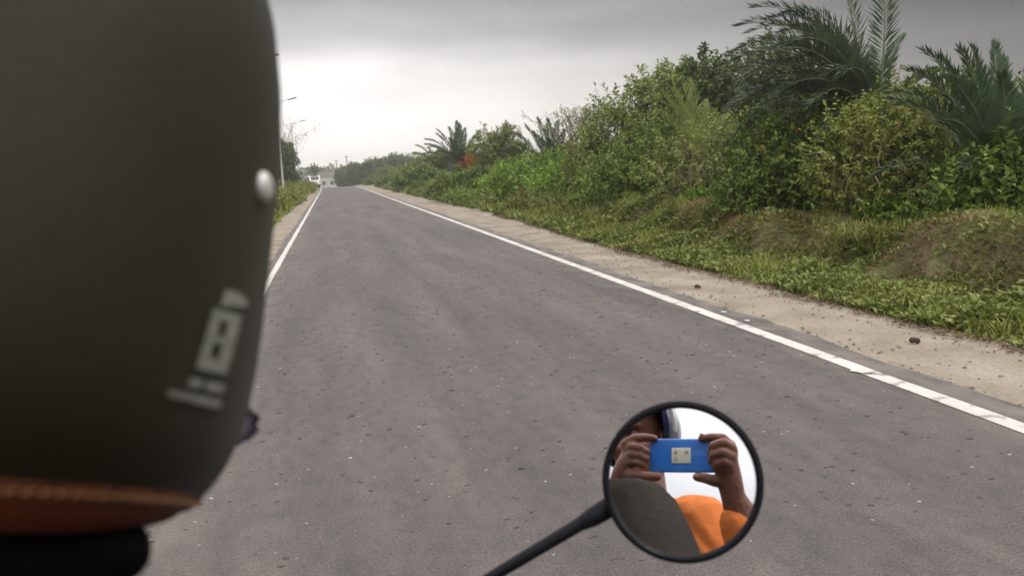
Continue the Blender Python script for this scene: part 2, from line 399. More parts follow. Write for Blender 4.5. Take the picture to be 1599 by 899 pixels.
# ------------------------------------------------------------------ terrain and road
def xc(y):                                            # the road bears left far ahead
    y = np.asarray(y, float); t = np.clip(y-100, 0, 110)
    return -t*t/3000 - np.clip(y-210, 0, 300)*2*110/3000
def drop(y):                                          # and falls away over a crest
    y = np.asarray(y, float); t = np.clip(y-110, 0, 90)
    return -t*t/6700 - np.clip(y-200, 0, 120)*2*90/6700
RY = [-50, 5, 8.2, 9.2, 10.2, 11.4, 12.6, 14.5, 16.2, 18, 19.9, 22, 25.4, 29, 32.4, 36, 54, 100, 160, 300]
RH = [.7, .8, .76, .70, .56, .55, .60, .60, .68, .60, .45, .47, .52, .58, .64, .55, .55, .40, .30, .2]
def foot(y): return np.interp(y, [-50, 5, 9, 13, 20, 30, 45, 300], [4.95, 4.98, 4.92, 4.88, 5.1, 5.4, 5.4, 5.3]) + .16*(vnoise(np.asarray(y)*.9, 0*np.asarray(y), 3)-.5) + .10*(vnoise(np.asarray(y)*3.3, 0*np.asarray(y), 4)-.5)
def ground_z(u, y):
    u = np.asarray(u, float); y = np.asarray(y, float)
    h = np.interp(y, RY, RH)
    t = np.clip((u-foot(y))/1.95, 0, 1)
    t2 = np.clip(t + .16*(vnoise(u*1.7, y*1.2, 5)-.5)*sstep(.1, .4, t)*(t < 1), 0, 1)
    z = h*(.36*t2 + .64*sstep(.58, .92, t2))
    z = z + (.22*(vnoise(u*1.5, y*1.1, 1)-.5) + .20*(vnoise(u*3.4, y*2.6, 6)-.5)*(1-sstep(.8, 1, t)*.8) + .05*(vnoise(u*9, y*7, 2)-.5)*(1-sstep(.8, 1, t)*.7))*sstep(.12, .5, t)
    z = z - (z-.22)*sstep(7.15, 8.6, u)*.8
    left = sstep(-2.0, -3.2, u)
    z = z + left*(.12 + .16*(vnoise(u*.9, y*.5, 8)-.5) - .35*sstep(-5, -9, u))
    return z + drop(y) - .012*(1-sstep(-2.2, -1.9, -abs(u-1.3)+1.3-2.2))
def build_ground():
    us = np.concatenate([-np.geomspace(2500, 14, 18), np.arange(-12, -1.9, .4), np.arange(-1.8, 4.6, .4), np.arange(4.7, 8.2, .09), np.arange(8.3, 13, .4), np.geomspace(14, 2500, 18)])
    ys = np.concatenate([-np.geomspace(2500, 12, 12), np.arange(-10, 2.6, 1.0), np.arange(3, 26, .11), np.arange(26, 60, .35), np.arange(60, 240, 2.0), np.geomspace(240, 3500, 22)])
    Ug, Yg = np.meshgrid(us, ys, indexing='ij'); Z = ground_z(Ug, Yg)
    X = Ug + xc(Yg)
    V = np.stack([X, Yg, Z], -1).reshape(-1, 3)
    n, m = len(us), len(ys); i, j = np.meshgrid(np.arange(n-1), np.arange(m-1), indexing='ij'); a = (i*m+j).ravel()
    F = np.stack([a, a+m, a+m+1, a+1], -1)
    tag(mesh_np('ground', V, F, M['earth'], smooth=True), kind='structure')
build_ground()
def strip(name, ul, ur, lift, material, ya=-60, yb=330, step=.25, nu=2, wob=0.0, label=None):
    """a sheet that follows the road between two edges (functions of y)"""
    ys = np.concatenate([np.arange(ya, 3, 1.0), np.arange(3, 45, step), np.arange(45, yb, 2.0)])
    L_ = ul(ys); R_ = ur(ys); k = np.linspace(0, 1, nu)
    Ug = L_[:, None]*(1-k) + R_[:, None]*k
    Yg = np.repeat(ys[:, None], nu, 1)
    Z = drop(Yg) + lift + wob*(vnoise(Ug*2.2, Yg*1.7, 12)-.5)
    V = np.stack([Ug+xc(Yg), Yg, Z], -1).reshape(-1, 3)
    n = len(ys); i, j = np.meshgrid(np.arange(n-1), np.arange(nu-1), indexing='ij'); a = (i*nu+j).ravel()
    return tag(mesh_np(name, V, np.stack([a, a+1, a+nu+1, a+nu], -1), material, smooth=True), kind='structure')
rag = lambda y, s, a=1.0: a*(.09*(vnoise(y*1.1, 0*y, s)-.5) + .06*(vnoise(y*4.1, 0*y, s+1)-.5) + .03*(vnoise(y*13, 0*y, s+2)-.5))
strip('shoulder', lambda y: 3.4+0*y, lambda y: foot(y)+.35+rag(y, 31), .006, M['sand'], nu=8, wob=.006)
strip('shoulder', lambda y: -2.15+rag(y, 41, 2), lambda y: -.8+0*y, .006, M['sand'], nu=6, wob=.012)
strip('road', lambda y: -1.26+rag(y, 51), lambda y: 3.90+rag(y, 61), .022, M['asphalt'], nu=10)
EL = .13
strip('edge_line', lambda y: 3.53+rag(y, 71, .10), lambda y: 3.53+EL+rag(y, 81, .10), .026, M['paint'])
strip('edge_line', lambda y: -1.12+rag(y, 91, .12), lambda y: -1.12+.10+rag(y, 101, .12), .026, M['paint'])
def line_blots():                                     # rounded overlaps where the right-hand line was painted in lengths
    bm = MB()
    for (u, y, r) in ((3.565, 7.66, .055), (3.565, 5.6, .06), (3.62, 9.6, .055), (3.57, 13.0, .05), (3.60, 17.6, .06), (3.76, 8.3, .028), (3.745, 7.75, .024)):
        ring = [bm.bm.verts.new((u+r*math.cos(a)*(1+.22*math.sin(3*a+y)+.12*math.sin(7*a)), y+1.5*r*math.sin(a), .0305)) for a in np.linspace(0, 2*math.pi, 18, endpoint=False)]
        bm.bm.faces.new(ring)
    o = bm.build('paint_blots', M['paint'], smooth=False); tag(o, kind='structure')
line_blots()

# ------------------------------------------------------------------ foliage builders
def leaves(pos, axis, nrm, length, width, fold=.25):
    """kite-shaped folded leaves: arrays of N -> verts (4N), quads (N)"""
    axis = unit(axis); side = unit(np.cross(axis, nrm)); nn = np.cross(side, axis)
    Lc = length[:, None]; Wc = width[:, None]
    b = pos; tip = pos + axis*Lc - nn*Lc*.12
    l = pos + axis*Lc*.45 + side*Wc*.5 + nn*Wc*fold; r = pos + axis*Lc*.45 - side*Wc*.5 + nn*Wc*fold
    V = np.stack([b, r, tip, l], 1).reshape(-1, 3)
    F = np.arange(len(pos)*4).reshape(-1, 4)
    return V, F
def sprigs(P, A, n_leaf, slen, llen, lwid, rng, spread=1.0, jitter=.35):
    """each sprig: a shoot from P along A that carries n_leaf leaves"""
    S = len(P); A = unit(A)
    ref = np.where(np.abs(A[:, 2:3]) > .9, np.array([[1., 0, 0]]), np.array([[0, 0, 1.]]))
    e1 = unit(np.cross(A, ref)); e2 = np.cross(A, e1)
    k = np.tile(np.arange(n_leaf), S); s = np.repeat(np.arange(S), n_leaf)
    t = (k+rng.random(S*n_leaf))/n_leaf; ph = k*2.4+rng.random(S)[s]*6.28
    rr = e1[s]*np.cos(ph)[:, None]+e2[s]*np.sin(ph)[:, None]
    pos = P[s]+A[s]*(t*slen)[:, None]*(.6+.8*rng.random(S))[s][:, None]
    ax = A[s]*(.25+.75*t)[:, None] + rr*spread*(1.1-.5*t)[:, None] + rng.normal(0, jitter, (S*n_leaf, 3))
    ax[:, 2] -= .15
    nr = A[s]*.6 + np.array([0, 0, .9]) + rng.normal(0, .4, (S*n_leaf, 3))
    sz = .65+.7*rng.random(S*n_leaf)
    return leaves(pos, ax, nr, llen*sz, lwid*sz)
def lobe_points(lobes, n, rng, shell=.55):
    """points in the outer part of a set of ellipsoid lobes, and outward directions"""
    vol = np.array([l[3]*l[4]*l[5] for l in lobes])**.67; pick = rng.choice(len(lobes), n, p=vol/vol.sum())
    Lb = np.array(lobes)[pick]; d = unit(rng.normal(size=(n, 3)))
    r = (shell + (1-shell)*rng.random(n)**.6)
    r = r*(1+.22*np.sin(d[:, 0]*5+pick*2.1)*np.cos(d[:, 2]*4+pick)+.12*np.sin(d[:, 1]*11+pick))
    P = Lb[:, :3] + d*Lb[:, 3:6]*r[:, None]
    return P, d
def tube(path, r0, r1, seg=6):
    path = np.asarray(path, float); n = len(path); T = unit(np.gradient(path, axis=0))
    ref = np.array([1., .2, .1]); e1 = unit(np.cross(T, ref)); e2 = np.cross(T, e1)
    rr = np.linspace(r0, r1, n)[:, None, None]; a = np.linspace(0, 2*np.pi, seg, endpoint=False)
    V = path[:, None] + rr*(e1[:, None]*np.cos(a)[None, :, None] + e2[:, None]*np.sin(a)[None, :, None])
    i, j = np.meshgrid(np.arange(n-1), np.arange(seg), indexing='ij')
    F = np.stack([i*seg+j, i*seg+(j+1) % seg, (i+1)*seg+(j+1) % seg, (i+1)*seg+j], -1).reshape(-1, 4)
    return V.reshape(-1, 3), F
def merge(lst):
    V = []; F = []; o = 0
    for v, f in lst: V.append(v); F.append(f+o); o += len(v)
    return np.concatenate(V), np.concatenate(F)
def limb(a, b, rng, r0, r1, n=7, wig=.12):
    a = np.asarray(a, float); b = np.asarray(b, float); t = np.linspace(0, 1, n)[:, None]
    L_ = np.linalg.norm(b-a); off = rng.normal(0, wig*L_, (n, 3))*np.sin(t*np.pi)*.6
    up = np.zeros((n, 3)); up[:, 2] = np.sin(t[:, 0]*np.pi)*L_*.08
    return tube(a+(b-a)*t+off+up, r0, r1)
def plant(name, label, cat, loc, lobes, leaf, n, llen, lwid, slen=.22, nl=9, seed=1, group=None, stems=8, stem_r=.02, stem_mat='bark',
          trunk=None, shell=.5, spread=1.0, wild=0, up=.5, foliage='foliage', twigs=0, twig_part='twig'):
    """a bush or a tree: lobes are (x, y, z, rx, ry, rz) from its foot"""
    rng = np.random.default_rng(seed)
    root = empty(name, loc, label, cat, group)
    P, d = lobe_points(lobes, n, rng, shell); keep = P[:, 2] > .05; P, d = P[keep], d[keep]
    A = d + np.array([0, 0, up]) + rng.normal(0, .35, P.shape)
    parts = [sprigs(P, A, nl, slen, llen, lwid, rng, spread)]
    ws = []
    for k in range(wild):                              # long loose shoots that break the outline
        l = lobes[rng.integers(len(lobes))]; dd = unit(rng.normal(size=3)+np.array([0, 0, .9]))
        a = np.array(l[:3])+dd*np.array(l[3:6])*.75; b = a+dd*(.35+.5*rng.random())*max(l[3], .5)+np.array([0, 0, .05])
        ws.append(limb(a, b, rng, .010, .004, 5)); q = 7
        tt = np.linspace(.25, 1, q)[:, None]; parts.append(sprigs(a+(b-a)*tt, np.repeat(unit(b-a)[None], q, 0)+rng.normal(0, .5, (q, 3)), max(5, nl-2), slen*.8, llen*.9, lwid*.9, rng, spread))
    V, F = merge(parts); mesh_np(foliage, V, F, M[leaf], root)
    st = []
    if trunk:
        tr, th = trunk; topz = np.array([0.12*rng.normal(), .1*rng.normal(), th])
        mesh_np('trunk', *limb((0, 0, -.15), topz, rng, tr, tr*.72, 9, .04), M[stem_mat], root, True)
    for k in range(stems):
        l = lobes[k % len(lobes)]; e = np.array(l[:3])+unit(rng.normal(size=3))*np.array(l[3:6])*.65; e[2] = max(e[2], .3)
        a = topz*(.75+.25*rng.random()) if trunk else np.array([rng.normal()*.18, rng.normal()*.18, -.05])
        st.append(limb(a, e, rng, stem_r, stem_r*.35, 7, .14))
        for q in range(2):
            e2 = e+unit(rng.normal(size=3)+d.mean(0))*.5*np.array(l[3:6]); st.append(limb(a+(e-a)*(.55+.3*rng.random()), e2, rng, stem_r*.5, stem_r*.18, 5, .14))
    st += ws
    if st: mesh_np('branch', *merge(st), M[stem_mat], root, True)
    if twigs:                                          # tangle of bare sticks in front
        tw = []
        for k in range(twigs):
            l = lobes[rng.integers(len(lobes))]; a = np.array(l[:3])+rng.normal(0, .55, 3)*np.array(l[3:6]); a[2] = abs(a[2])*.45
            b = a+np.array([rng.normal()*.5, -abs(rng.normal())*.25, .35+.7*rng.random()])
            tw.append(limb(a, b, rng, .011, .004, 7, .2))
        mesh_np(twig_part, *merge(tw), M['palebark'], root, True)
    return root

def frond(base, az, el, length, droop, rng, width=.34, sway=(0, 0, 0), nleaf=46, lw=.028, curl=.0):
    """one pinnate frond: (rachis verts, faces), (leaflet verts, faces); az is measured from +x"""
    n = 26; t = np.linspace(0, 1, n); ds = length/n
    p = np.array(base, float); path = [p.copy()]
    d = np.array([math.cos(az)*math.cos(el), math.sin(az)*math.cos(el), math.sin(el)]); sw = np.array(sway, float)
    for k in range(n-1):
        g = np.array([0, 0, -1.0])*droop*(.25+1.5*t[k]) + sw*t[k]
        d = unit(d + g*ds/ max(length, .1)*1.6); p = p+d*ds; path.append(p.copy())
    path = np.array(path)
    rv = tube(path, .018*length/2.2, .004, 5)
    tt = np.linspace(.12, .995, nleaf); idx = tt*(n-1); i0 = np.clip(idx.astype(int), 0, n-2); fr = (idx-i0)[:, None]
    Q = path[i0]*(1-fr)+path[i0+1]*fr; T = unit(path[i0+1]-path[i0])
    side = unit(np.cross(T, np.array([0, 0, 1.])+.001)); up = np.cross(side, T)
    LL = []
    for sg in (-1, 1):
        ang = np.interp(tt, [0, .5, 1], [1.05, .85, .35])+rng.normal(0, .09, nleaf)
        ax = T*np.cos(ang)[:, None] + side*sg*np.sin(ang)[:, None] + up*(.38+rng.normal(0, .16, nleaf))[:, None]
        ln = length*width*np.interp(tt, [0, .18, .55, .9, 1], [.45, .9, 1, .62, .35])*(1+rng.normal(0, .09, nleaf))
        ax[:, 2] -= curl
        LL.append(leaves(Q, ax, up+rng.normal(0, .25, (nleaf, 3)), ln, np.full(nleaf, lw)*(.8+.4*rng.random(nleaf)), .12))
    return rv, merge(LL)
def palm(name, label, loc, crown_z, fronds, seed=1, leaf='frond', trunk_r=.15, lw=.03, nleaf=46, as_parts=True, group=None, cat='palm', width=.16):
    rng = np.random.default_rng(seed); root = empty(name, loc, label, cat, group)
    tw = []
    ph = np.linspace(0, 1, 10)[:, None]; path = np.array([[0, 0, -.2]])*(1-ph)+np.array([[.03, .02, crown_z]])*ph
    V, F = tube(path, trunk_r, trunk_r*.85, 10)
    V = V + rng.normal(0, trunk_r*.07, V.shape); tw.append((V, F))
    if crown_z > .6:                                   # old leaf bases
        for k in range(40):
            a = k*2.4; z = crown_z*(.25+.72*k/40); bb = np.array([math.cos(a)*trunk_r*.8, math.sin(a)*trunk_r*.8, z])
            tw.append(tube(np.array([bb, bb+np.array([math.cos(a)*.07, math.sin(a)*.07, .09])]), .035, .012, 5))
    mesh_np('trunk', *merge(tw), M['palmtrunk'], root, True)
    allr, alll = [], []
    for (az, el, ln, dr, *rest) in fronds:
        sw = rest[0] if rest else (0, 0, 0)
        a = rad(az); b = np.array([math.cos(a)*trunk_r*.5, math.sin(a)*trunk_r*.5, crown_z])
        rv, lv = frond(b, a, rad(el), ln, dr, rng, width, sw, nleaf, lw)
        if as_parts:
            V, F = merge([rv, lv]); o = mesh_np('frond', V, F, [M['rachis'], M[leaf]], root)
            mi = np.ones(len(F), dtype=np.int32); mi[:len(rv[1])] = 0; o.data.polygons.foreach_set('material_index', mi)
        else: allr.append(rv); alll.append(lv)
    if not as_parts:
        mesh_np('crown', *merge(allr+alll), M[leaf], root)
    return root

# ------------------------------------------------------------------ bank cover and verges (uncountable)
def scatter_cover(name, n, ur, yr, llen, lwid, material, seed, dens=None, upright=.8, yfall=1.0, hug=0.0, clump=1.0):
    rng = np.random.default_rng(seed)
    y = yr[0] + (yr[1]-yr[0])*rng.random(n)**yfall
    u = ur[0] + (ur[1]-ur[0])*rng.random(n)
    if ur[0] > 0: u = np.where(u < foot(y)-.08+.2*rng.random(n), foot(y)+.1+rng.random(n)*.9, u)
    d = vnoise(u*1.6, y*1.3, seed)*clump + vnoise(u*5, y*5, seed+1)*.45*clump
    keep = rng.random(n) < np.clip(.13+1.8*(d-.36), 0, 1)
    if dens is not None: keep &= rng.random(n) < dens(u, y)
    u, y = u[keep], y[keep]; n = len(u)
    z = ground_z(u, y); P = np.stack([u+xc(y), y, z+hug*rng.random(n)*vnoise(u*3, y*3, seed+2)], -1)
    az = rng.random(n)*6.283
    el = np.clip(rng.normal(upright, .35, n), .1, 1.45)
    A = np.stack([np.cos(az)*np.cos(el), np.sin(az)*np.cos(el), np.sin(el)], -1)
    nr = np.stack([-np.cos(az)*np.sin(el), -np.sin(az)*np.sin(el), np.cos(el)], -1)+rng.normal(0, .3, (n, 3))
    far = np.clip(y/14, .75, 4.5)**.8
    sz = (.40+1.25*rng.random(n)**2)*far*(.7+.6*vnoise(u*1.1, y*.9, seed+5))
    V, F = leaves(P, A, nr, llen*sz, lwid*sz)
    return tag(mesh_np(name, V, F, M[material]), kind='stuff')
low = lambda u, y: 1-.75*sstep(6.3, 6.9, u)
high = lambda u, y: sstep(6.0, 6.7, u)
low = lambda u, y: 1-sstep(5.8, 6.5, u+1.2*(vnoise(u*.8, y*.55, 23)-.5))*.80
high = lambda u, y: .25+.75*sstep(6.0, 6.7, u)
face = lambda u, y: sstep(5.7, 6.2, u)*(1-sstep(6.9, 7.1, u))*sstep(.35, .6, vnoise(u*.7, y*.5, 24))
tag(scatter_cover('bank_weeds', 230000, (4.95, 6.9), (3.2, 22), .074, .038, 'grass', 11, low, .6, 1.25, .13, 1.05), 'low broad green weeds covering the foot of the bank', 'weeds')
tag(scatter_cover('bank_weeds', 70000, (5.0, 7.2), (19, 110), .085, .036, 'grass', 12, None, .7, 1.9, .2), 'far stretch of low green weeds along the bank', 'weeds')
tag(scatter_cover('bank_grass', 200000, (5.7, 8.2), (4.5, 30), .042, .006, 'turf', 13, high, 1.0, 1.2, .01, 1.3), 'short grey green grass on the top of the bank', 'grass')
tag(scatter_cover('dry_grass', 240000, (5.4, 7.2), (4, 40), .12, .008, 'drygrass', 14, face, .25, 1.3, .04, 1.2), 'pale dry roots and grass hanging on the steep part of the bank', 'grass')
tuft = lambda u, y: sstep(.56, .72, vnoise(u*1.9, y*1.6, 27))
tag(scatter_cover('grass_tufts', 90000, (5.0, 7.6), (3.5, 34), .16, .010, 'tuft', 17, tuft, 1.05, 1.3, .02, 1.2), 'long thin grass blades in tufts on the bank', 'grass')
tag(scatter_cover('field_weeds', 60000, (7.6, 13), (6, 120), .12, .05, 'leaf_mid', 15, None, .7, 1.5, .22), 'tall weeds behind the bank', 'weeds')
tag(scatter_cover('verge_grass', 150000, (-15, -1.95), (2, 150), .10, .030, 'leaf_yellow', 16, lambda u, y: np.clip(1.0-(-u-4.5)/10, .08, 1)*np.where(y < 24, .8, 1), .8, 1.6, .2), 'yellow green weeds on the left verge', 'grass')

# ------------------------------------------------------------------ vegetation, right side
def rp(r): return lambda y: (np.asarray(y))
g = lambda u, y: float(ground_z(u, y))
def at(u, y): return (u+float(xc(y)), y, g(u, y)-.03)

# tall date palm, fronds swept to the left
wl = (-.9, .1, .0)
palm('date_palm', 'tall date palm with fronds swept leftward above the lantana bushes', at(9.55, 14.6), 1.55, [
    (160, 84, 3.3, .10, (-.35, 0, .1)), (20, 80, 3.35, .10, (-.40, 0, .2)), (175, 74, 3.5, .95, wl), (165, 70, 3.5, 1.0, wl), (190, 68, 3.5, 1.1, wl), (180, 62, 3.5, 1.1, wl),
    (200, 60, 3.4, 1.15, wl), (170, 56, 3.3, 1.1, wl), (185, 50, 3.2, 1.1, wl), (210, 66, 3.2, 1.2, wl), (178, 42, 3.1, 1.0, wl), (195, 40, 2.9, 1.0, wl), (160, 64, 3.2, 1.1, wl), (205, 50, 2.9, 1.15, wl),
    (220, 45, 2.6, 1.1, wl), (235, 58, 2.5, 1.2, wl), (250, 40, 2.2, 1.2, (-.6, 0, 0)), (186, 30, 2.8, .8, wl), (172, 78, 3.2, 1.15, wl), (183, 82, 3.1, 1.25, wl), (195, 76, 3.0, 1.25, wl), (215, 26, 2.3, .9),
    (240, 18, 1.9, .9), (270, 50, 1.9, 1.2, (-.6, 0, 0)), (300, 60, 1.9, 1.2, (-.3, 0, 0)), (140, 60, 2.8, 1.0, wl), (60, 70, 1.9, .8), (190, 15, 2.2, .7), (330, 62, 1.8, 1.1), (350, 66, 1.7, 1.1), (176, 66, 3.4, 1.15, wl), (188, 56, 3.3, 1.2, wl), (182, 48, 3.0, 1.15, wl), (198, 70, 3.2, 1.2, wl), (168, 48, 3.0, 1.1, wl), (206, 38, 2.6, 1.0, wl), (186, 72, 2.5, 1.3, wl), (178, 54, 2.4, 1.2, wl), (160, 40, 2.6, 1.0, wl), (225, 62, 2.4, 1.25, wl), (30, 72, 2.2, .9), (80, 74, 2.3, .7, wl), (120, 66, 2.5, .9, wl)], seed=3, lw=.028, nleaf=96, width=.125)
palm('date_palm', 'date palm with feathery upright fronds at the right edge of the picture', at(8.75, 10.35), .45, [
    (175, 74, 2.5, .9), (150, 76, 2.2, .6), (110, 80, 2.1, .30), (80, 82, 2.25, .25), (60, 78, 2.1, .35), (185, 60, 2.4, .9), (200, 68, 2.3, .9), (130, 70, 2.1, .55), (30, 70, 2.1, .5), (10, 62, 2.0, .6),
    (215, 45, 2.0, .9), (235, 60, 1.9, .9), (255, 50, 1.8, .9), (280, 60, 1.8, .8), (300, 50, 1.8, .9), (320, 62, 1.9, .7), (340, 55, 2.0, .7), (175, 42, 2.1, .9), (45, 55, 2.0, .7), (170, 66, 2.4, 1.0), (190, 76, 2.3, .7), (182, 68, 2.5, .9), (205, 56, 2.3, .9), (160, 82, 2.2, .5), (225, 70, 2.1, .8), (60, 64, 2.1, .6), (20, 78, 2.2, .4), (95, 70, 2.1, .5), (140, 62, 2.2, .7)], seed=5, lw=.026, nleaf=90, width=.15)
palm('young_palm', 'young pale green palm in front of the tall leafy tree', at(8.9, 20.6), .9, [
    (175, 72, 2.3, .5), (150, 78, 2.4, .45), (120, 80, 2.3, .3), (95, 80, 2.4, .35), (195, 62, 2.1, .55), (205, 72, 2.3, .5), (60, 70, 2.1, .5), (30, 65, 2.0, .6), (350, 60, 2.0, .6), (225, 55, 1.9, .7), (260, 62, 2.0, .6), (290, 58, 1.9, .7)], seed=8, leaf='frond_pale', lw=.032, trunk_r=.10)
palm('young_palm', 'arching palm low between the lantana and the twiggy shrub', at(8.9, 16.4), .7, [
    (175, 55, 1.7, 1.0), (200, 50, 1.7, 1.1), (150, 60, 1.7, .9), (225, 45, 1.6, 1.2), (250, 50, 1.6, 1.2), (275, 45, 1.5, 1.2), (300, 55, 1.5, 1.1), (120, 70, 1.7, .8), (210, 30, 1.5, 1.1), (190, 72, 1.7, .9)], seed=9, lw=.030, trunk_r=.10)

plant('leafy_tree', 'broad leafy tree, the tallest round crown left of the palms', 'tree', at(10.0, 25.6),
      [(-1.6, 0, 1.75, 1.1, 1.2, .95), (-.6, .1, 2.6, 1.15, 1.2, .9), (.5, 0, 2.85, 1.2, 1.2, .9), (1.3, -.2, 2.3, 1.1, 1.0, 1.0), (0, -.6, 1.8, 1.5, 1.0, .9), (-2.3, 0, 1.1, .9, .9, .8), (.8, .3, 3.5, .6, .7, .4), (-.2, 0, 3.3, .6, .7, .4)],
      'leaf_olive', 1750, .15, .066, .34, 10, 21, trunk=(.13, 1.4), stems=16, stem_r=.045, shell=.4, wild=46)
plant('dark_tree', 'dark leafy tree behind the fronds of the tall date palm', 'tree', at(11.6, 22.5),
      [(-.9, 0, 2.4, 1.2, 1.1, 1.2), (.3, 0, 3.1, 1.2, 1.1, 1.05), (1.2, 0, 2.3, 1.2, 1.1, 1.1), (-.2, -.5, 1.5, 1.6, 1.0, 1.0), (2.4, 0, 2.2, 1.1, 1.0, 1.1), (-1.6, .3, 3.2, .7, .7, .6)],
      'leaf_dark', 2500, .14, .075, .3, 9, 22, trunk=(.14, 1.5), stems=14, stem_r=.045, shell=.4, wild=18)
plant('green_bush', 'bright green bush below the left side of the broad leafy tree', 'bush', at(8.3, 28.0),
      [(-.9, 0, .6, 1.1, 1.0, .6), (.3, 0, 1.0, 1.1, 1.0, .8), (1.2, 0, .9, 1.0, .9, .8), (.1, -.5, .6, 1.4, .8, .6)], 'leaf_bright', 2100, .11, .055, .24, 9, 23, wild=14)
plant('green_bush', 'mid green bush spreading under the broad leafy tree, behind the twiggy shrub', 'bush', at(8.7, 22.6),
      [(-1.1, 0, .75, 1.1, 1.0, .75), (.2, 0, 1.3, 1.2, 1.0, .95), (1.2, 0, 1.2, 1.0, .9, 1.0), (-.2, -.5, .7, 1.6, .7, .7)], 'leaf_mid', 2600, .10, .052, .24, 9, 24, wild=16)
plant('twiggy_shrub', 'shrub with a tangle of bare brown twigs below the young palm', 'shrub', at(8.15, 18.2),
      [(-.7, 0, .9, .8, .7, .7), (.2, .1, 1.3, .9, .7, .7), (.9, .1, .9, .8, .7, .7), (.1, -.2, .45, 1.1, .6, .4)], 'leaf_olive', 1050, .085, .040, .24, 8, 25, wild=12, twigs=95, twig_part='bare_twig')
plant('lantana_bush', 'green lantana bush with a few small orange flowers', 'bush', at(8.05, 14.4),
      [(-.55, 0, .9, .75, .7, .75), (.25, .1, 1.25, .8, .7, .75), (.75, 0, .8, .7, .7, .7), (0, -.3, .5, 1.0, .6, .5), (-.9, .1, .5, .6, .6, .5)], 'leaf_mid', 2500, .085, .048, .2, 9, 26, wild=16, twigs=16, twig_part='bare_twig')
plant('lantana_bush', 'yellowish domed bush with thin grey stems between the two date palms', 'bush', at(8.25, 12.1),
      [(-.5, 0, .95, .75, .7, .75), (.15, .1, 1.35, .75, .7, .72), (.6, 0, .9, .65, .7, .75), (0, -.3, .5, .9, .5, .5)], 'leaf_yellow', 2000, .070, .040, .2, 9, 27, wild=14, twigs=60, twig_part='bare_twig')
plant('dark_bush', 'dark green broad-leaved bush at the foot of the right-hand date palm', 'bush', at(8.15, 9.7),
      [(-.4, 0, .5, .6, .5, .5), (.2, .1, .75, .55, .5, .5), (.9, 0, .45, .7, .5, .45), (.1, -.2, .35, .9, .4, .35)], 'leaf_mid', 1000, .095, .055, .2, 8, 28, wild=10)
plant('dark_bush', 'dark bush in the gap behind the lantana, under the tall date palm', 'bush', at(9.8, 16.8),
      [(-.9, 0, 1.0, 1.0, .8, 1.0), (.3, 0, 1.4, 1.1, .8, 1.0), (1.2, 0, 1.1, 1.0, .8, 1.0)], 'leaf_dark', 1700, .11, .055, .24, 9, 29, wild=10)
plant('dark_bush', 'dark bush behind the yellowish domed bush', 'bush', at(10.0, 13.4),
      [(-.8, 0, .9, .9, .8, .95), (.3, 0, 1.4, 1.0, .8, .9), (1.2, 0, 1.1, 1.0, .8, .95)], 'leaf_mid', 1600, .11, .055, .24, 9, 30, wild=10)
plant('low_weed', 'pale leafy weed clump on the ridge beside the domed bush', 'weed', at(7.6, 11.4),
      [(0, 0, .18, .35, .25, .18), (.25, .1, .14, .25, .2, .14)], 'leaf_bright', 160, .075, .045, .12, 8, 31, stems=3, stem_r=.006, up=.9)
plant('low_weed', 'pale leafy weed clump on the ridge in front of the twiggy shrub', 'weed', at(7.5, 17.2),
      [(0, 0, .16, .55, .3, .16), (.4, .1, .14, .35, .25, .14)], 'leaf_bright', 200, .075, .045, .12, 8, 32, stems=3, stem_r=.006, up=.9)
plant('low_weed', 'light green leafy weed clump at the right end of the ridge', 'weed', at(7.8, 9.9),
      [(0, 0, .2, .4, .3, .2), (.45, .1, .22, .35, .25, .22)], 'leaf_bright', 220, .08, .05, .12, 8, 33, stems=3, stem_r=.006, up=.9)

def bare_tree(name, label, loc, h, seed, n=34, w=1.2, leafy=60, matl='leaf_olive'):
    rng = np.random.default_rng(seed); root = empty(name, loc, label, 'tree')
    mesh_np('trunk', *limb((0, 0, -.1), (.05, 0, h*.45), rng, .06, .035, 7, .03), M['bark'], root, True)
    tw = []; tips = []
    for k in range(n):
        a = np.array([.03, 0, h*(.3+.15*rng.random())]); b = np.array([rng.normal()*w*.55, rng.normal()*w*.4, h*(.62+.38*rng.random())])
        tw.append(limb(a, b, rng, .018, .006, 7, .08)); tips.append(b)
        for q in range(4):
            c = b*.65+a*.35+(b-a)*.3*rng.random(); e = c+np.array([rng.normal()*.28, rng.normal()*.28, .18+.35*rng.random()])*w/1.2
            tw.append(limb(c, e, rng, .008, .004, 5, .1)); tips.append(e)
    mesh_np('branch', *merge(tw), M['bark'], root, True)
    tips = np.array(tips); s = tips[rng.choice(len(tips), leafy)]+rng.normal(0, .05, (leafy, 3))
    mesh_np('foliage', *sprigs(s, rng.normal(0, .6, s.shape)+np.array([0, 0, .5]), 5, .14, .08, .035, rng), M[matl], root)
    return root
bare_tree('bare_tree', 'thin nearly leafless tree left of the broad leafy tree', at(9.3, 32.6), 3.3, 41, 60, 1.25, 420)
palm('low_palm', 'low feathery palm clump below the thin leafless tree', at(8.9, 35.5), .75, [(az, el, ln*1.2, dr) for az, el, ln, dr in
     [(180, 50, 2.0, .6), (165, 62, 2.1, .5), (150, 70, 2.1, .4), (120, 76, 2.2, .3), (90, 80, 2.1, .3), (60, 74, 2.1, .4), (30, 62, 2.0, .5), (10, 52, 2.0, .6), (200, 55, 1.9, .6), (220, 66, 1.9, .5), (250, 60, 1.8, .6), (280, 66, 1.9, .5), (310, 60, 1.9, .5), (340, 55, 1.9, .6), (185, 35, 1.9, .5), (355, 35, 1.9, .5)]], seed=43, leaf='frond', lw=.045, nleaf=60, width=.17)
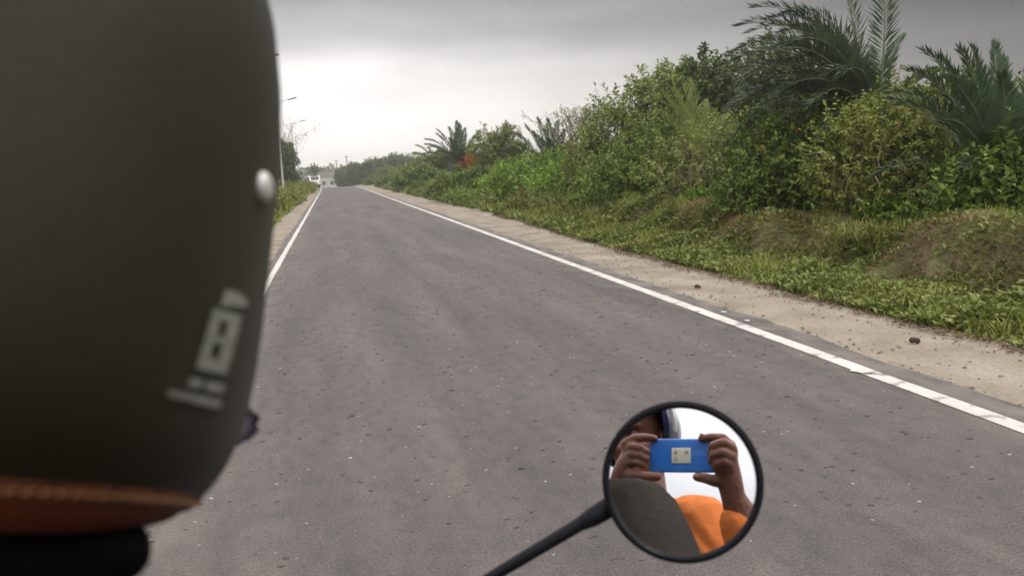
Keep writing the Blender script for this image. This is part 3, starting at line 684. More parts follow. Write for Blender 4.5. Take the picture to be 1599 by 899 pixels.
plant('green_bush', 'dense green bush under the low feathery palm', 'bush', at(7.8, 33.6),
      [(-1.0, 0, .5, 1.0, .8, .55), (.2, 0, .8, 1.1, .8, .7), (1.3, 0, .7, 1.0, .8, .65)], 'leaf_bright', 1300, .13, .065, .24, 8, 44, wild=8)
plant('round_tree', 'small round tree beside the palm with the orange clump', 'tree', at(8.6, 45.5),
      [(-.6, 0, 2.2, .75, .7, .8), (.4, 0, 2.4, .8, .7, .75), (.9, 0, 1.6, .7, .7, .8), (-.3, -.3, 1.1, 1.2, .7, .9), (.3, 0, 2.9, .4, .4, .35)], 'leaf_olive', 1150, .15, .075, .26, 8, 45, trunk=(.09, 1.0), stems=10, stem_r=.035, shell=.35, wild=10)
pm = palm('date_palm', 'small dark date palm with an orange clump of dried fronds under its crown', at(8.3, 57.5), 1.5, [
     (175, 40, 2.7, .7), (160, 52, 2.8, .7), (180, 58, 2.9, .75), (150, 64, 2.7, .5), (120, 74, 2.7, .35), (95, 84, 2.9, .15), (75, 78, 2.8, .25), (60, 70, 2.7, .4), (30, 62, 2.7, .55), (10, 52, 2.6, .65), (0, 38, 2.5, .7), (195, 50, 2.6, .7), (215, 45, 2.3, .7), (240, 62, 2.2, .6), (270, 50, 2.0, .7), (300, 55, 2.1, .7), (330, 50, 2.4, .7), (185, 28, 2.5, .6), (255, 74, 2.5, .3), (350, 28, 2.3, .6), (105, 60, 2.5, .5), (345, 66, 2.6, .5), (170, 70, 2.8, .6)], seed=46, lw=.06, nleaf=44, width=.19)
def dead_clump():
    rng = np.random.default_rng(47); fs = []
    for k in range(46):
        az = rad(360*rng.random()); rv, lv = frond((.45+.12*rng.normal(), -.9, 1.15+.25*rng.random()), az, rad(25+60*rng.random()), (.60+.40*rng.random()), 1.3, rng, .36, nleaf=26, lw=.05); fs += [rv, lv]
    mesh_np('dried_frond_clump', *merge(fs), M['frond_dead'], pm)
dead_clump()
palm('low_palm', 'low drooping palm left of the palm with the orange clump', at(7.3, 60.0), 1.0, [
     (180, 58, 2.4, .9), (160, 66, 2.5, .8), (200, 56, 2.4, .9), (130, 70, 2.0, .7), (90, 72, 1.9, .7), (50, 65, 1.9, .8), (20, 55, 1.8, .9), (220, 60, 1.8, .9), (250, 55, 1.7, 1.0), (280, 60, 1.7, .9), (310, 55, 1.7, .9), (340, 55, 1.8, .9)], seed=48, leaf='frond_pale', lw=.06, nleaf=48, width=.19)
plant('green_bush', 'low green bush at the foot of the small round tree', 'bush', at(7.3, 44.5),
      [(-1.3, 0, .4, 1.0, .8, .45), (0, 0, .55, 1.1, .8, .5), (1.2, 0, .5, 1.0, .8, .5)], 'leaf_mid', 900, .15, .07, .24, 8, 49, wild=6)
plant('weed_mound', 'yellow flowering weed clump at the edge of the sandy shoulder', 'weed', at(6.1, 28.5),
      [(0, 0, .25, .5, .5, .28), (.35, .4, .2, .4, .5, .22)], 'leaf_yellow', 420, .10, .045, .2, 8, 50, stems=5, stem_r=.008, up=.9)
plant('weed_mound', 'grey green creeper mound on the crest of the bank', 'weed', at(7.0, 26.0),
      [(-.5, 1.2, .12, .6, 1.4, .2), (.1, -.4, .14, .6, 1.5, .22), (.5, -2, .1, .5, 1.2, .18)], 'leaf_olive', 800, .075, .045, .12, 8, 51, stems=3, stem_r=.006)
plant('weed_mound', 'pale bright creeper heaped up behind the bank below the bright green bush', 'weed', at(7.6, 23.6),
      [(-.3, .6, .2, .6, .8, .3), (.4, -.2, .3, .6, .8, .4), (1.0, -.8, .25, .5, .7, .35)], 'leaf_bright', 700, .09, .055, .14, 8, 52, stems=3, stem_r=.006)
plant('weed_mound', 'clump of tall weeds on the bank before the low drooping palm', 'weed', at(6.0, 42),
      [(0, 0, .3, .8, 1.5, .35), (.4, 3, .28, .7, 1.6, .3), (-.2, -3, .22, .6, 1.4, .28)], 'leaf_mid', 700, .13, .055, .2, 8, 53, stems=5, stem_r=.008, up=.9)

# far bushes along the right verge: one built, the others copied
def copy_tree(o, loc, rz, sc, label=None):
    c = o.copy(); COL.objects.link(c); c.location = loc; c.rotation_euler = (0, 0, rz); c.scale = (sc, sc, sc)
    if label: c['label'] = label
    for ch in list(o.children):
        d = ch.copy(); COL.objects.link(d); d.parent = c
    return c
FB = 'hazy low bush in the row along the right verge, beyond the palms'
fb = plant('verge_bush', FB, 'bush', at(6.9, 72), [(-.9, 0, .5, 1.0, 1.0, .5), (.3, 0, .8, 1.1, 1.0, .7), (1.3, 0, .6, 1.0, 1.0, .6)], 'leaf_mid', 800, .2, .095, .3, 8, 60, group='bushes along the far right verge', wild=8)
fb2 = plant('verge_bush', FB, 'bush', at(7.8, 80), [(-.7, 0, .8, .9, .9, .8), (.4, 0, 1.3, 1.0, .9, .9), (1.2, 0, .8, .8, .9, .8)], 'leaf_olive', 800, .2, .095, .3, 8, 61, group='bushes along the far right verge', wild=8)
for k, (u, y, rz, s) in enumerate([(6.3, 86, 1, .7), (8.6, 92, 2, 1.0), (6.6, 101, 3, .8), (8.4, 108, .5, 1.05), (6.6, 118, 1.6, .9), (8.8, 128, 2.6, 1.2), (6.8, 138, .9, 1.0), (9.2, 148, 2.2, 1.2), (10.5, 66, 1.2, 1.15), (6.0, 52, .4, .55), (6.2, 63, 2.0, .6), (6.1, 76, 1.1, .6)]):
    copy_tree(fb if k % 2 == 0 else fb2, at(u, y), rz, s*.85)
FT = 'hazy tree in the far row on the right, where the road dips out of sight'
ft = plant('far_tree', FT, 'tree', at(9.5, 168), [(-1.2, 0, 2.4, 1.4, 1.3, 1.2), (.4, 0, 3.2, 1.5, 1.3, 1.2), (1.5, 0, 2.2, 1.3, 1.3, 1.2), (0, 0, 1.4, 1.8, 1.4, 1.3)], 'leaf_dark', 750, .4, .19, .5, 8, 62, group='trees in the far row', trunk=(.18, 1.6), stems=8, stem_r=.05, wild=6)
for k, (u, y, rz, s) in enumerate([(14, 172, 1, 1.15), (8.0, 186, 2, .95), (18, 185, 3, 1.2), (7.5, 212, 4, 1.0), (24, 200, .5, 1.3), (10.5, 225, 5, 1.3), (32, 190, 1.3, 1.2), (20, 230, 2.7, 1.5), (28, 150, 2.1, 1.1), (22, 140, .7, .95), (16, 125, 3.3, .85)]):
    copy_tree(ft, at(u, y), rz, s)
def far_wood():
    rng = np.random.default_rng(66); n = 5200; P = []; A = []
    t = rng.random(n); x = -150+420*t; y = 380+40*np.sin(t*9)+rng.normal(0, 8, n)
    h = 4.5+3.5*vnoise(x*.05, 0*x, 9)+2.5*vnoise(x*.21, 0*x, 10)
    z = -4.0+h*rng.random(n)**.7
    V, F = sprigs(np.stack([x, y, z], -1), rng.normal(0, .6, (n, 3))+np.array([0, -.4, .6]), 6, 1.2, 1.5, .8, rng)
    tag(mesh_np('far_woods', V, F, M['leaf_dark']), 'distant wooded skyline faded by haze', 'woods', kind='stuff')
far_wood()

# orange lantana flowers and white specks
def blossoms(root_name_label, pts, r, material, part='flower'):
    for o in list(bpy.data.objects):
        if o.get('label') == root_name_label:
            for p in pts:
                b = MB()
                for k in range(7):
                    a = k*.9; b.ell((p[0]+r*.7*math.cos(a)*(k > 0), p[1]+r*.5*math.sin(a)*(k > 0), p[2]+r*.3*math.sin(2*a)), r*.5, sub=1)
                b.build(part, M[material], o)
blossoms('green lantana bush with a few small orange flowers', [(-1.0, -.5, 1.30), (-.72, -.6, 1.12), (-.35, -.55, 1.55), (.35, -.6, 1.65), (-.15, -.75, 1.2)], .026, 'flower')
blossoms('yellowish domed bush with thin grey stems between the two date palms', [(.25, -.5, 1.75), (-.3, -.55, 1.6), (.55, -.6, 1.5)], .02, 'flower')

# ------------------------------------------------------------------ left side: lamps, trees, verge
def lamp(u, y, label):
    root = empty('street_lamp', at(u, y), label, 'street lamp', 'street lamps along the left verge')
    MB().cone((0, 0, -.1), (0, 0, 8.05), .10, .06, 10).build('pole', M['steel'], root)
    MB().box((0, 0, .15), (.28, .28, .3)).build('base', M['wallpale'], root, smooth=False)
    MB().chain([(-.6, 0, 7.8), (0, 0, 7.95), (1.1, 0, 8.18)], [.03, .035, .03], 1, 8).build('arm', M['steel'], root)
    MB().box((1.4, 0, 8.235), (.75, .26, .09), Matrix.Rotation(-.2, 3, 'Y'), .03).build('lamp_head', M['lamp'], root)
    return root
for y, lb in ((52, 'nearest street lamp, only the tip of its arm showing past the helmet'), (80, 'grey street lamp pole standing closest to the helmet edge'), (112, 'street lamp rising through the thin-topped tree'), (143, 'farthest street lamp, nearest to the white van')):
    lamp(-3.95, y, lb)
plant('roadside_tree', 'big dark tree behind the lamp poles on the left verge', 'tree', at(-5.0, 93),
      [(-.5, 0, 2.6, 1.7, 1.6, 1.7), (.4, 0, 3.5, 1.3, 1.4, 1.4), (-1.4, 0, 3.8, 1.5, 1.5, 1.3), (.3, 0, 1.5, 1.4, 1.4, 1.3), (-.9, 0, 4.9, 1.1, 1.1, .9)], 'leaf_dark', 2300, .3, .16, .4, 8, 71, trunk=(.2, 2.0), stems=10, stem_r=.06, wild=14)
bare_tree('thin_tree', 'tall thin tree with a sparse top beside the lamp arm on the left', at(-5.6, 118), 8.6, 72, 40, 3.2, 420, 'leaf_dark')
plant('roadside_tree', 'hazy grey green tree low behind the white van, left of it', 'tree', at(-6.4, 165), [(-.9, 0, 1.5, 1.4, 1.3, 1.3), (.8, 0, 1.3, 1.2, 1.3, 1.2), (0, 0, 2.4, 1.0, 1.1, .9)], 'leaf_olive', 420, .4, .19, .5, 8, 73, trunk=(.15, 1), stems=6, stem_r=.05)
palm('roadside_palm', 'dark palm crown standing up behind the white van', at(.6, 205), 3.7, [
     (180, 40, 2.6, 1.1), (200, 50, 2.6, 1.0), (160, 55, 2.6, 1.0), (130, 70, 2.6, .6), (90, 85, 2.4, .2), (50, 70, 2.4, .7), (20, 50, 2.5, .9), (0, 40, 2.6, 1.0), (220, 40, 2.4, 1.1), (260, 50, 2.2, 1.0), (300, 50, 2.2, 1.0), (340, 45, 2.5, 1.0), (185, 20, 2.3, 1.0), (240, 60, 2.4, .8)], seed=74, lw=.30, nleaf=30, as_parts=False, trunk_r=.2)
VS = 'low yellow green shrub on the left verge below the lamp poles'
vs = plant('verge_shrub', VS, 'shrub', at(-3.2, 44), [(-.6, 0, .3, .8, 1.2, .35), (.4, 0, .42, .7, 1.2, .4), (0, 1, .3, .8, 1.0, .35)], 'leaf_yellow', 600, .15, .07, .22, 8, 75, group='shrubs on the left verge', stems=5, stem_r=.01, wild=6)
for u, y, rz, s in ((-4.4, 50, 1, 1.2), (-2.9, 56, 2, .9), (-4.0, 64, 3, 1.2), (-2.9, 72, .4, .95), (-3.9, 82, 1.5, 1.3), (-2.8, 92, 2.4, 1.0), (-3.2, 104, .9, 1.1), (-4.6, 112, 2, 1.4), (-2.9, 124, 1.2, 1.1), (-4.2, 135, 3, 1.4)):
    copy_tree(vs, at(u, y), rz, s)
def marker_post():
    root = empty('marker_stone', at(-2.9, 78), 'small pale marker stone in the left verge shrubs', 'marker stone')
    M_ = Matrix.Translation((0, 0, 0)); MB().prism([(-.12, 0), (.12, 0), (.12, .55), (.07, .66), (-.07, .66), (-.12, .55)], .12, M_).build('stone', M['wallpale'], root, smooth=False)
marker_post()
def signpost():
    root = empty('sign_post', at(5.4, 112), 'dark post with a short crossboard on the right verge', 'sign post')
    MB().cone((0, 0, -.1), (0, 0, 2.3), .07, .06, 8).build('post', M['pole_dark'], root)
    MB().box((-.12, -.08, 2.22), (.75, .05, .28), bevel=.01).build('crossboard', M['pole_dark'], root)
signpost()
def far_poles():
    for u, y, h, lb in ((3.0, 345, 11.5, 'taller thin pole beside the pale far building'), (6.9, 352, 13, 'faint thin pole rising over the trees right of the far building')):
        z = -4.0
        root = empty('utility_pole', (u, y, z), lb, 'pole')
        MB().cone((0, 0, 0), (0, 0, h), .22, .16, 8).build('pole', M['pole_dark'], root)
        MB().box((0, 0, h-.5), (1.4, .14, .16)).build('crossarm', M['pole_dark'], root)
far_poles()
def building():
    root = empty('far_building', (3.5, 330, -4.2), 'long pale low building far off behind the white van', 'building')
    MB().box((0, 0, 2.9), (15, 7, 5.8)).build('wall', M['wallpale'], root, smooth=False)
    MB().prism([(-8, 5.8), (8, 5.8), (7.2, 7.3), (-7.2, 7.3)], 8, Matrix()).build('roof', M['roofgrey'], root, smooth=False)
    for k in range(5):
        MB().box((-5.6+2.8*k, -3.53, 3.4), (1.1, .1, 1.3)).build('window', M['glass'], root, smooth=False)
building()

# ------------------------------------------------------------------ white van
def van():
    y = 140
    root = empty('white_van', (-2.15, y, float(drop(y))+.024), 'white van with a dark rear window on the road ahead', 'van')
    root.rotation_euler = (0, 0, rad(17))
    # profile in the side view: x' along the van (0 = rear), z up
    prof = [(0, .42), (0, .95), (.10, 1.25), (.32, 1.82), (.55, 1.92), (2.6, 1.9), (3.1, 1.45), (3.75, 1.15), (3.95, .85), (3.95, .40)]
    Mx = Matrix(((0, 1, 0, 0), (1, 0, 0, 0), (0, 0, 1, 0), (0, 0, 0, 1)))
    b = MB(); b.prism(prof, 1.62, Mx)
    es = [e for e in b.bm.edges if len(e.link_faces) == 2 and e.calc_face_angle(0) > .9]
    bmesh.ops.bevel(b.bm, geom=es, offset=.07, segments=3, affect='EDGES')
    b.build('body', M['van'], root)
    tilt = Matrix.Rotation(-.37, 3, 'X')
    MB().box((0, .18, 1.50), (1.25, .04, .50), tilt, .015).build('rear_window', M['glass'], root)
    for sx in (-1, 1):
        for y0, y1 in ((.5, 1.25), (1.35, 2.05), (2.15, 2.75)):
            MB().box((sx*.808, (y0+y1)/2, 1.48), (.03, y1-y0, .5), None, .012).build('side_window', M['glass'], root)
        MB().box((sx*.71, .03, .98), (.14, .10, .42), None, .02).build('tail_light', M['redlight'], root)
        for yy in (.75, 3.15):
            w = MB().cone((sx*.62, yy, .30), (sx*.80, yy, .30), .30, .30, 20).build('wheel', M['black'], root)
            MB().cone((sx*.80, yy, .30), (sx*.815, yy, .30), .17, .15, 14).build('rim', M['steel'], w)
        MB().box((sx*.93, 2.95, 1.28), (.18, .08, .16), None, .03).build('wing_mirror', M['black'], root)
    MB().box((0, -.05, .52), (1.6, .16, .22), None, .04).build('bumper', M['pole_dark'], root)
    MB().box((0, -.012, .82), (.5, .02, .12), None, .005).build('number_plate', M['numberplate'], root)
    MB().box((0, .44, 1.98), (1.3, .5, .03), None, .01).build('roof_rack', M['pole_dark'], root)
van()

# ------------------------------------------------------------------ grit on the road, clods on the shoulder
def grit():
    rng = np.random.default_rng(91)
    def chips(name, n, cols, s0, s1, seed, yr, lab):
        r = np.random.default_rng(seed); V = []; F = []
        y = yr[0]+(yr[1]-yr[0])*r.random(n)**1.15; u = -1.0+4.5*r.random(n)
        kp = r.random(n) < .25+.9*vnoise(u*.8, y*.5, seed); y, u = y[kp], u[kp]
        for a, b in zip(u, y):
            s = s0+(s1-s0)*r.random()**2; k = 7; ang = r.normal()*.35; el = .40+.35*r.random()
            c = np.array([a, b, .0215+float(drop(b))]); th = np.linspace(0, 6.283, k, endpoint=False)
            rr = s*(.75+.5*r.random(k)); ring = np.stack([rr*np.cos(th), rr*np.sin(th)*el], -1)
            R2 = np.array([[math.cos(ang), -math.sin(ang)], [math.sin(ang), math.cos(ang)]]); ring = ring@R2.T
            o = len(V); h = s*(.16+.25*r.random())
            V += [(c[0]+p[0], c[1]+p[1], c[2]) for p in ring]+[(c[0]+p[0]*.6, c[1]+p[1]*.6, c[2]+h) for p in ring]
            F += [[o+i, o+(i+1) % k, o+k+(i+1) % k, o+k+i] for i in range(k)]+[[o+k+i for i in range(k)]]
        tag(mesh_np(name, V, F, mat(name+'_stone', cols, 15, .85)), lab, 'grit', kind='stuff')
    chips('dark_grit', 5600, [(.035, .032, .03), (.07, .062, .058)], .008, .022, 92, (3.2, 24), 'dark stone chips and leaf bits scattered over the road')
    chips('pale_grit', 620, [(.17, .155, .14), (.30, .275, .25)], .006, .014, 93, (3.2, 17), 'pale stone chips scattered over the road')
    def shoulder_stones(name, side, n, yr, seed, lab):
        r = np.random.default_rng(seed); V = []; F = []
        for k in range(n):
            y = yr[0]+(yr[1]-yr[0])*r.random()**1.4; q = r.random()
            u = 3.92+(foot(y)-3.9)*(q**2 if r.random() < .5 else 1-.35*q*q) if side > 0 else -1.3-.8*q
            s_ = .004+.013*r.random()**3; kk = 6; th = np.linspace(0, 6.283, kk, endpoint=False)+r.random(); rr = s_*(.7+.6*r.random(kk)); o = len(V); h = s_*(.4+.5*r.random())
            V += [(u+a*math.cos(t), y+a*math.sin(t), .008) for a, t in zip(rr, th)]+[(u+.6*a*math.cos(t), y+.6*a*math.sin(t), .012+h) for a, t in zip(rr, th)]
            F += [[o+i, o+(i+1) % kk, o+kk+(i+1) % kk, o+kk+i] for i in range(kk)]+[[o+kk+i for i in range(kk)]]
        tag(mesh_np(name, V, F, mat(name+'_stone', [(.13, .11, .088), (.22, .19, .155)], 9, .9)), lab, 'grit', kind='stuff')
    shoulder_stones('shoulder_grit', 1, 1300, (3.6, 24), 97, 'small stones on the sandy shoulder beside the white line')
    rg = np.random.default_rng(95); V = []; F = []           # leaf litter where the bank meets the sand
    n = 5200; y = 4+26*rg.random(n)**1.3; u = foot(y)-.16+.34*rg.random(n); z = np.maximum(ground_z(u, y), .012)+.012
    az = rg.random(n)*6.283; A = np.stack([np.cos(az), np.sin(az), .25*rg.random(n)], -1)
    V, F = leaves(np.stack([u, y, z], -1), A, rg.normal(0, .3, (n, 3))+np.array([0, 0, 1.]), .05*(.5+rg.random(n)), .02*(.5+rg.random(n)))
    tag(mesh_np('leaf_litter', V, F, leafmat('leaf_litter', [(.05, .035, .02), (.12, .08, .045), (.2, .15, .09)])), 'brown dead leaves along the foot of the bank', 'leaf litter', kind='stuff')
grit()
def clod(u, y, r, label, seed):
    rng = np.random.default_rng(seed); b = MB()
    for k in range(9): b.ell((u+rng.normal()*r*.27, y+rng.normal()*r*.27, .016+r*.45+abs(rng.normal())*r*.2), r*(.35+.35*rng.random()), sub=2)
    tag(b.fused('earth_clod', M['clod'], None, r*.09, 2), label, 'earth clod')
clod(4.22, 10.05, .035, 'small dark clod of earth on the sand beside the white line', 3)
clod(4.48, 6.30, .036, 'dark crumbly clod on the wide sand strip near the weeds', 4)

# ------------------------------------------------------------------ foreground: riders, helmet, phone, mirror
def cs(x, y, z):                                       # camera axes (right, up, ahead), in metres
    return Vector(Cv + x*Rv + y*Uv + z*Fv)
RM = Matrix((tuple(Rv), tuple(Fv), tuple(Uv))).transposed()   # columns: right, ahead, up
BX = -.13                                              # middle of the motorcycle

def motorcycle():
    root = empty('motorcycle', (BX, .3, 0), 'motorcycle with a round black rear-view mirror over the right side of the road', 'motorcycle')
    o = Vector((BX, .3, 0)); w = lambda *p: Vector(p)   # local coordinates: x from the middle, y from the seat
    for yy in (.98, -.42):
        wh = MB().torus((0, yy, .315), (1, 0, 0), .265, .05, 48, 12).build('wheel', M['black'], root)
        MB().torus((0, yy, .315), (1, 0, 0), .215, .014, 40, 8).build('rim', M['chrome'], wh)
        sp = MB()
        for k in range(20):
            a = k*math.pi/10; sp.cone((.03*(-1)**k, yy+.04*math.cos(a), .315+.04*math.sin(a)), (0, yy+.212*math.cos(a+.2), .315+.212*math.sin(a+.2)), .002, .002, 5)
        sp.cone((-.06, yy, .315), (.06, yy, .315), .045, .045, 16); sp.build('spokes', M['chrome'], wh)
        MB().chain([(0, yy+.33*math.cos(a), .315+.33*math.sin(a)) for a in np.linspace(.3, 2.4, 9)], [.028]*9, 1, 8).build('mudguard', M['blackgloss'], root)
    fk = MB()
    for sx in (-.09, .09): fk.chain([(sx, .98, .315), (sx, .62, 1.0)], [.022, .026], 2, 10)
    fk.build('fork', M['chrome'], root)
    MB().chain([(0, .60, .95), (0, .30, .70), (0, 0, .70), (0, -.45, .74)], [.04]*4).chain([(0, .5, .85), (0, .35, .35), (0, 0, .32), (0, -.1, .7)], [.025]*4).chain([(.06, 0, .34), (.06, -.42, .315)], [.02]*2).chain([(-.06, 0, .34), (-.06, -.42, .315)], [.02]*2).build('frame', M['blackgloss'], root)
    b = MB(); b.box((0, .2, .40), (.24, .3, .26), bevel=.05); b.cone((0, .26, .5), (0, .34, .66), .09, .085, 20); b.build('engine', M['steel'], root)
    b = MB(); b.ell((0, .36, .84), (.15, .27, .12)).ell((0, .22, .82), (.12, .2, .10)); b.fused('fuel_tank', M['bikepaint'], root, .01, 6)
    b = MB(); b.box((0, -.18, .80), (.25, .70, .10), bevel=.04); b.box((0, -.36, .86), (.23, .36, .07), bevel=.03); b.fused('seat', M['black'], root, .01, 5)
    MB().chain([(.13, .1, .3), (.16, -.3, .33), (.16, -.75, .42)], [.03, .045, .05]).build('exhaust', M['chrome'], root)
    b = MB(); b.lathe((0, .70, .96), (0, 1, 0), [(0, -.12), (.07, -.1), (.095, -.02), (.10, .02), (.09, .03)], 32); b.build('headlight_shell', M['blackgloss'], root)
    MB().lathe((0, .728, .96), (0, 1, 0), [(.09, 0), (.06, .02), (0, .03)], 32).build('headlight_lens', M['stud'], root)
    MB().lathe((0, -.72, .72), (0, -1, 0), [(0, -.04), (.05, -.03), (.06, 0), (.04, .02), (0, .025)], 20).build('tail_light', M['redlight'], root)
    hb = MB().chain([(-.36, .34, 1.06), (-.24, .42, 1.10), (-.10, .52, 1.09), (-.05, .53, 1.03), (.05, .53, 1.03), (.10, .52, 1.09), (.24, .42, 1.10), (.36, .34, 1.06)], [.011]*8).build('handlebar', M['blackgloss'], root)
    for sx in (-1, 1):
        MB().cone((sx*.26, .41, 1.095), (sx*.38, .325, 1.055), .017, .018, 16).build('grip', M['black'], hb)
        MB().chain([(sx*.25, .46, 1.10), (sx*.36, .43, 1.07)], [.006, .008]).build('lever', M['chrome'], hb)
    # the round mirror: slightly convex glass whose normal meets the camera a little above its middle
    D, RAD, RR = .80, .0703, 3.6
    def px(x, y, d): return cs((x-799.5)/FOCAL*d, -(y-449.5)/FOCAL*d, d)
    mid = px(1064.5, 750, D); m0 = px(1062.5, 709, D*.995)
    n0 = (Vector(Cv)-m0).normalized(); Q = m0-n0*RR; ax = (mid-Q).normalized(); R_ = Q+ax*RR
    ga = RAD-.0062; prof = [(ga*k/10, math.sqrt(RR*RR-(ga*k/10)**2)-RR) for k in range(11)]
    loc = lambda v: v-o
    hs = MB(); hs.lathe(loc(R_), ax, [(ga-.001, -.0016), (ga, .0022), (ga+.0022, .0042), (RAD-.001, .0036), (RAD, .0005), (RAD-.0005, -.006), (RAD-.004, -.011), (RAD*.8, -.019), (RAD*.4, -.024), (0, -.026)], 96)
    ms = hs.build('side_mirror', M['blackgloss'], root, flip=True)
    gl = MB(); gl.lathe(loc(R_), ax, prof, 96); g_ = gl.build('mirror_glass', M['mirror'], ms)
    g_.data.polygons.foreach_set('use_smooth', np.ones(len(g_.data.polygons), dtype=bool))
    a = px(952, 791, D+.016); c1 = px(925, 807, D+.012); c2 = px(905, 818, D+.010); e1 = px(770, 898.5, D-.002); e2 = px(640, 980, D-.01)
    MB().chain([loc(a), loc(c1), loc(c2), loc(e1), loc(e2), Vector((.17, .46, 1.105))], [.0094, .0086, .0062, .0052, .0052, .0052], 3, 24).build('mirror_stem', M['blackgloss'], root)
    return root
motorcycle()

# --- helmet of the rider in front
def helmet():
    C0 = cs(-.2218, .058, .366)
    root = empty('motorcycle_helmet', C0, 'matt olive helmet with tan leather trim filling the left of the view', 'helmet')
    a, b_, ct, SCL = .12237, .14625, .15113, .9751
    def half(w):                                       # width factor by height
        if w >= 0: return max(0, 1-(w/ct)**2.4)**(1/2.4)
        return max(0, 1-min(1, abs(w)/(.1573*SCL))**4.955)**(1/4.955)
    tilt = Matrix.Rotation(rad(9.8), 3, 'Y') @ Matrix.Rotation(rad(-21.2), 3, 'X')   # head bent forward and to the right
    seg = 96
    def ring(bm, w, f, ex=0.0):
        h = half(w)*f; rows = []
        for i in range(seg):
            t = 2*math.pi*i/seg; cx, sy = math.cos(t), math.sin(t)
            e = 2.51; k = (abs(cx)**e+abs(sy)**e)**(-1/e)
            rows.append(bm.verts.new(tilt @ Vector(((a*h+ex)*k*cx, (b_*h+ex)*k*sy, w))))
        return rows
    def skin(bm, rows, cap0=False):
        for A, B in zip(rows, rows[1:]):
            for i in range(seg): bm.faces.new((A[i], A[(i+1) % seg], B[(i+1) % seg], B[i]))
        if cap0: bm.faces.new(rows[0])
    ws = [.1510, .150, .147, .141, .133, .118, .10, .08, .06, .04, .02, 0, -.02, -.04, -.06, -.08, -.095, -.106, -.115, -.122, -.128, -.1325, -.1362]
    s = MB(); rows = [ring(s.bm, w, 1) for w in ws]; skin(s.bm, rows, True)
    s.build('shell', M['helmet'], root)
    s = MB()                                           # stitched band, a bead that stands 2 mm proud
    prof = [(-.1352, -.004), (-.1352, .0006), (-.1365, .0014), (-.1390, .0017), (-.1415, .0014), (-.1422, -.002)]
    skin(s.bm, [ring(s.bm, w, 1, ex) for w, ex in prof]); s.build('leather_band', M['trim'], root)
    s = MB(); prof = [(-.1420, -.001), (-.1432, .0008), (-.1455, .0010), (-.1480, -.0005), (-.1496, -.004), (-.1502, -.012), (-.146, -.03), (-.12, -.036)]
    skin(s.bm, [ring(s.bm, w, 1, ex) for w, ex in prof]); s.build('lower_rim', M['trim_dark'], root)
    s = MB()
    for k in range(150):
        t = 2*math.pi*k/150; h = half(-.1380); e = 2.51; cx, sy = math.cos(t), math.sin(t); kk = (abs(cx)**e+abs(sy)**e)**(-1/e)
        p = tilt @ Vector(((a*h+.0018)*kk*cx, (b_*h+.0018)*kk*sy, -.1380)); d = Vector((-sy, cx, 0))
        s.chain([p-d*.0017, p+d*.0017], [.0005, .0005], 1, 6)
    s.build('stitching', M['thread'], root)
    M3 = Matrix(((1, 0, 0), (0, 1, 0), (0, 0, 1)))
    # surface point on the right rear side seen at a picture point
    def hit(px_, py_, lift=0.0):
        o_ = Vector(Cv)-C0; d = Vector((px_-799.5)/FOCAL*Rv-(py_-449.5)/FOCAL*Uv+Fv); ti = tilt.inverted(); o_, d = ti@o_, ti@d
        def inside(p, ex):
            h = half(p.z)
            if h <= 0: return False
            e = 2.51; return (abs(p.x)/(a*h+ex))**e+(abs(p.y)/(b_*h+ex))**e < 1
        t = .12
        while t < .5:
            p = o_+d*t
            if inside(p, lift): break
            t += .0004
        return tilt@p if t < .5 else None
    def patch(poly, name, material, lift=.0008):
        """decal polygon (picture points on the shell) laid on the curved surface, with thickness"""
        bm = MB(); n = 7
        (x0, y0), (x1, y1), (x2, y2), (x3, y3) = poly; G = []; H = []
        for i in range(n+1):
            for j in range(n+1):
                u, v = i/n, j/n; X = (x0*(1-u)+x1*u)*(1-v)+(x3*(1-u)+x2*u)*v; Y = (y0*(1-u)+y1*u)*(1-v)+(y3*(1-u)+y2*u)*v
                p = hit(X, Y, lift)
                if p is None: return
                G.append(bm.bm.verts.new(p)); q = hit(X, Y, -.0006); H.append(bm.bm.verts.new(q if q else p*.995))
        for i in range(n):
            for j in range(n):
                k = i*(n+1)+j; bm.bm.faces.new((G[k], G[k+n+1], G[k+n+2], G[k+1]))
        bd = [i for i in range(n+1)]+[(i+1)*(n+1)+n for i in range(n)]+[n*(n+1)+n-1-i for i in range(n)]+[(n-1-i)*(n+1) for i in range(n-1)]
        for p, q in zip(bd, bd[1:]+bd[:1]): bm.bm.faces.new((G[p], G[q], H[q], H[p]))
        return bm
    def decal(polys):
        allb = MB()
        for p in polys:
            b = patch(p, 'd', None)
            if b is None: continue
            me = bpy.data.meshes.new('t'); b.bm.to_mesh(me); b.bm.free(); allb.bm.from_mesh(me); bpy.data.meshes.remove(me)
        return allb
    # slanted pale lettering block: foot bar, small segments, big boxed part with two dark openings, end cap
    Q4 = lambda *p: tuple(p)
    big = [Q4((333, 482), (378, 492), (374, 506), (329, 497)), Q4((329, 498), (345, 502), (338, 524), (322, 520)), Q4((357, 503), (375, 506), (369, 530), (351, 526)),
           Q4((322, 521), (369, 531), (366, 540), (319, 532)), Q4((319, 533), (334, 536), (327, 558), (312, 554)), Q4((347, 538), (366, 542), (359, 566), (341, 561)), Q4((312, 555), (359, 566), (353, 585), (306, 574))]
    small = [Q4((352, 452), (372, 456), (388, 470), (346, 474)), Q4((346, 474), (388, 470), (384, 480), (340, 476)), Q4((298, 590), (318, 594), (313, 606), (292, 602)), Q4((324, 595), (352, 600), (347, 614), (319, 609))]
    bar = [Q4((262, 608), (302, 616), (300, 627), (262, 618)), Q4((303, 616), (346, 624), (344, 638), (301, 628))]
    decal(big+small+bar).build('decal', M['decal'], root)
    p = hit(408, 292, 0.0)
    nrm = (p.normalized()); nrm = Vector((nrm.x, nrm.y*.6, 0)).normalized()
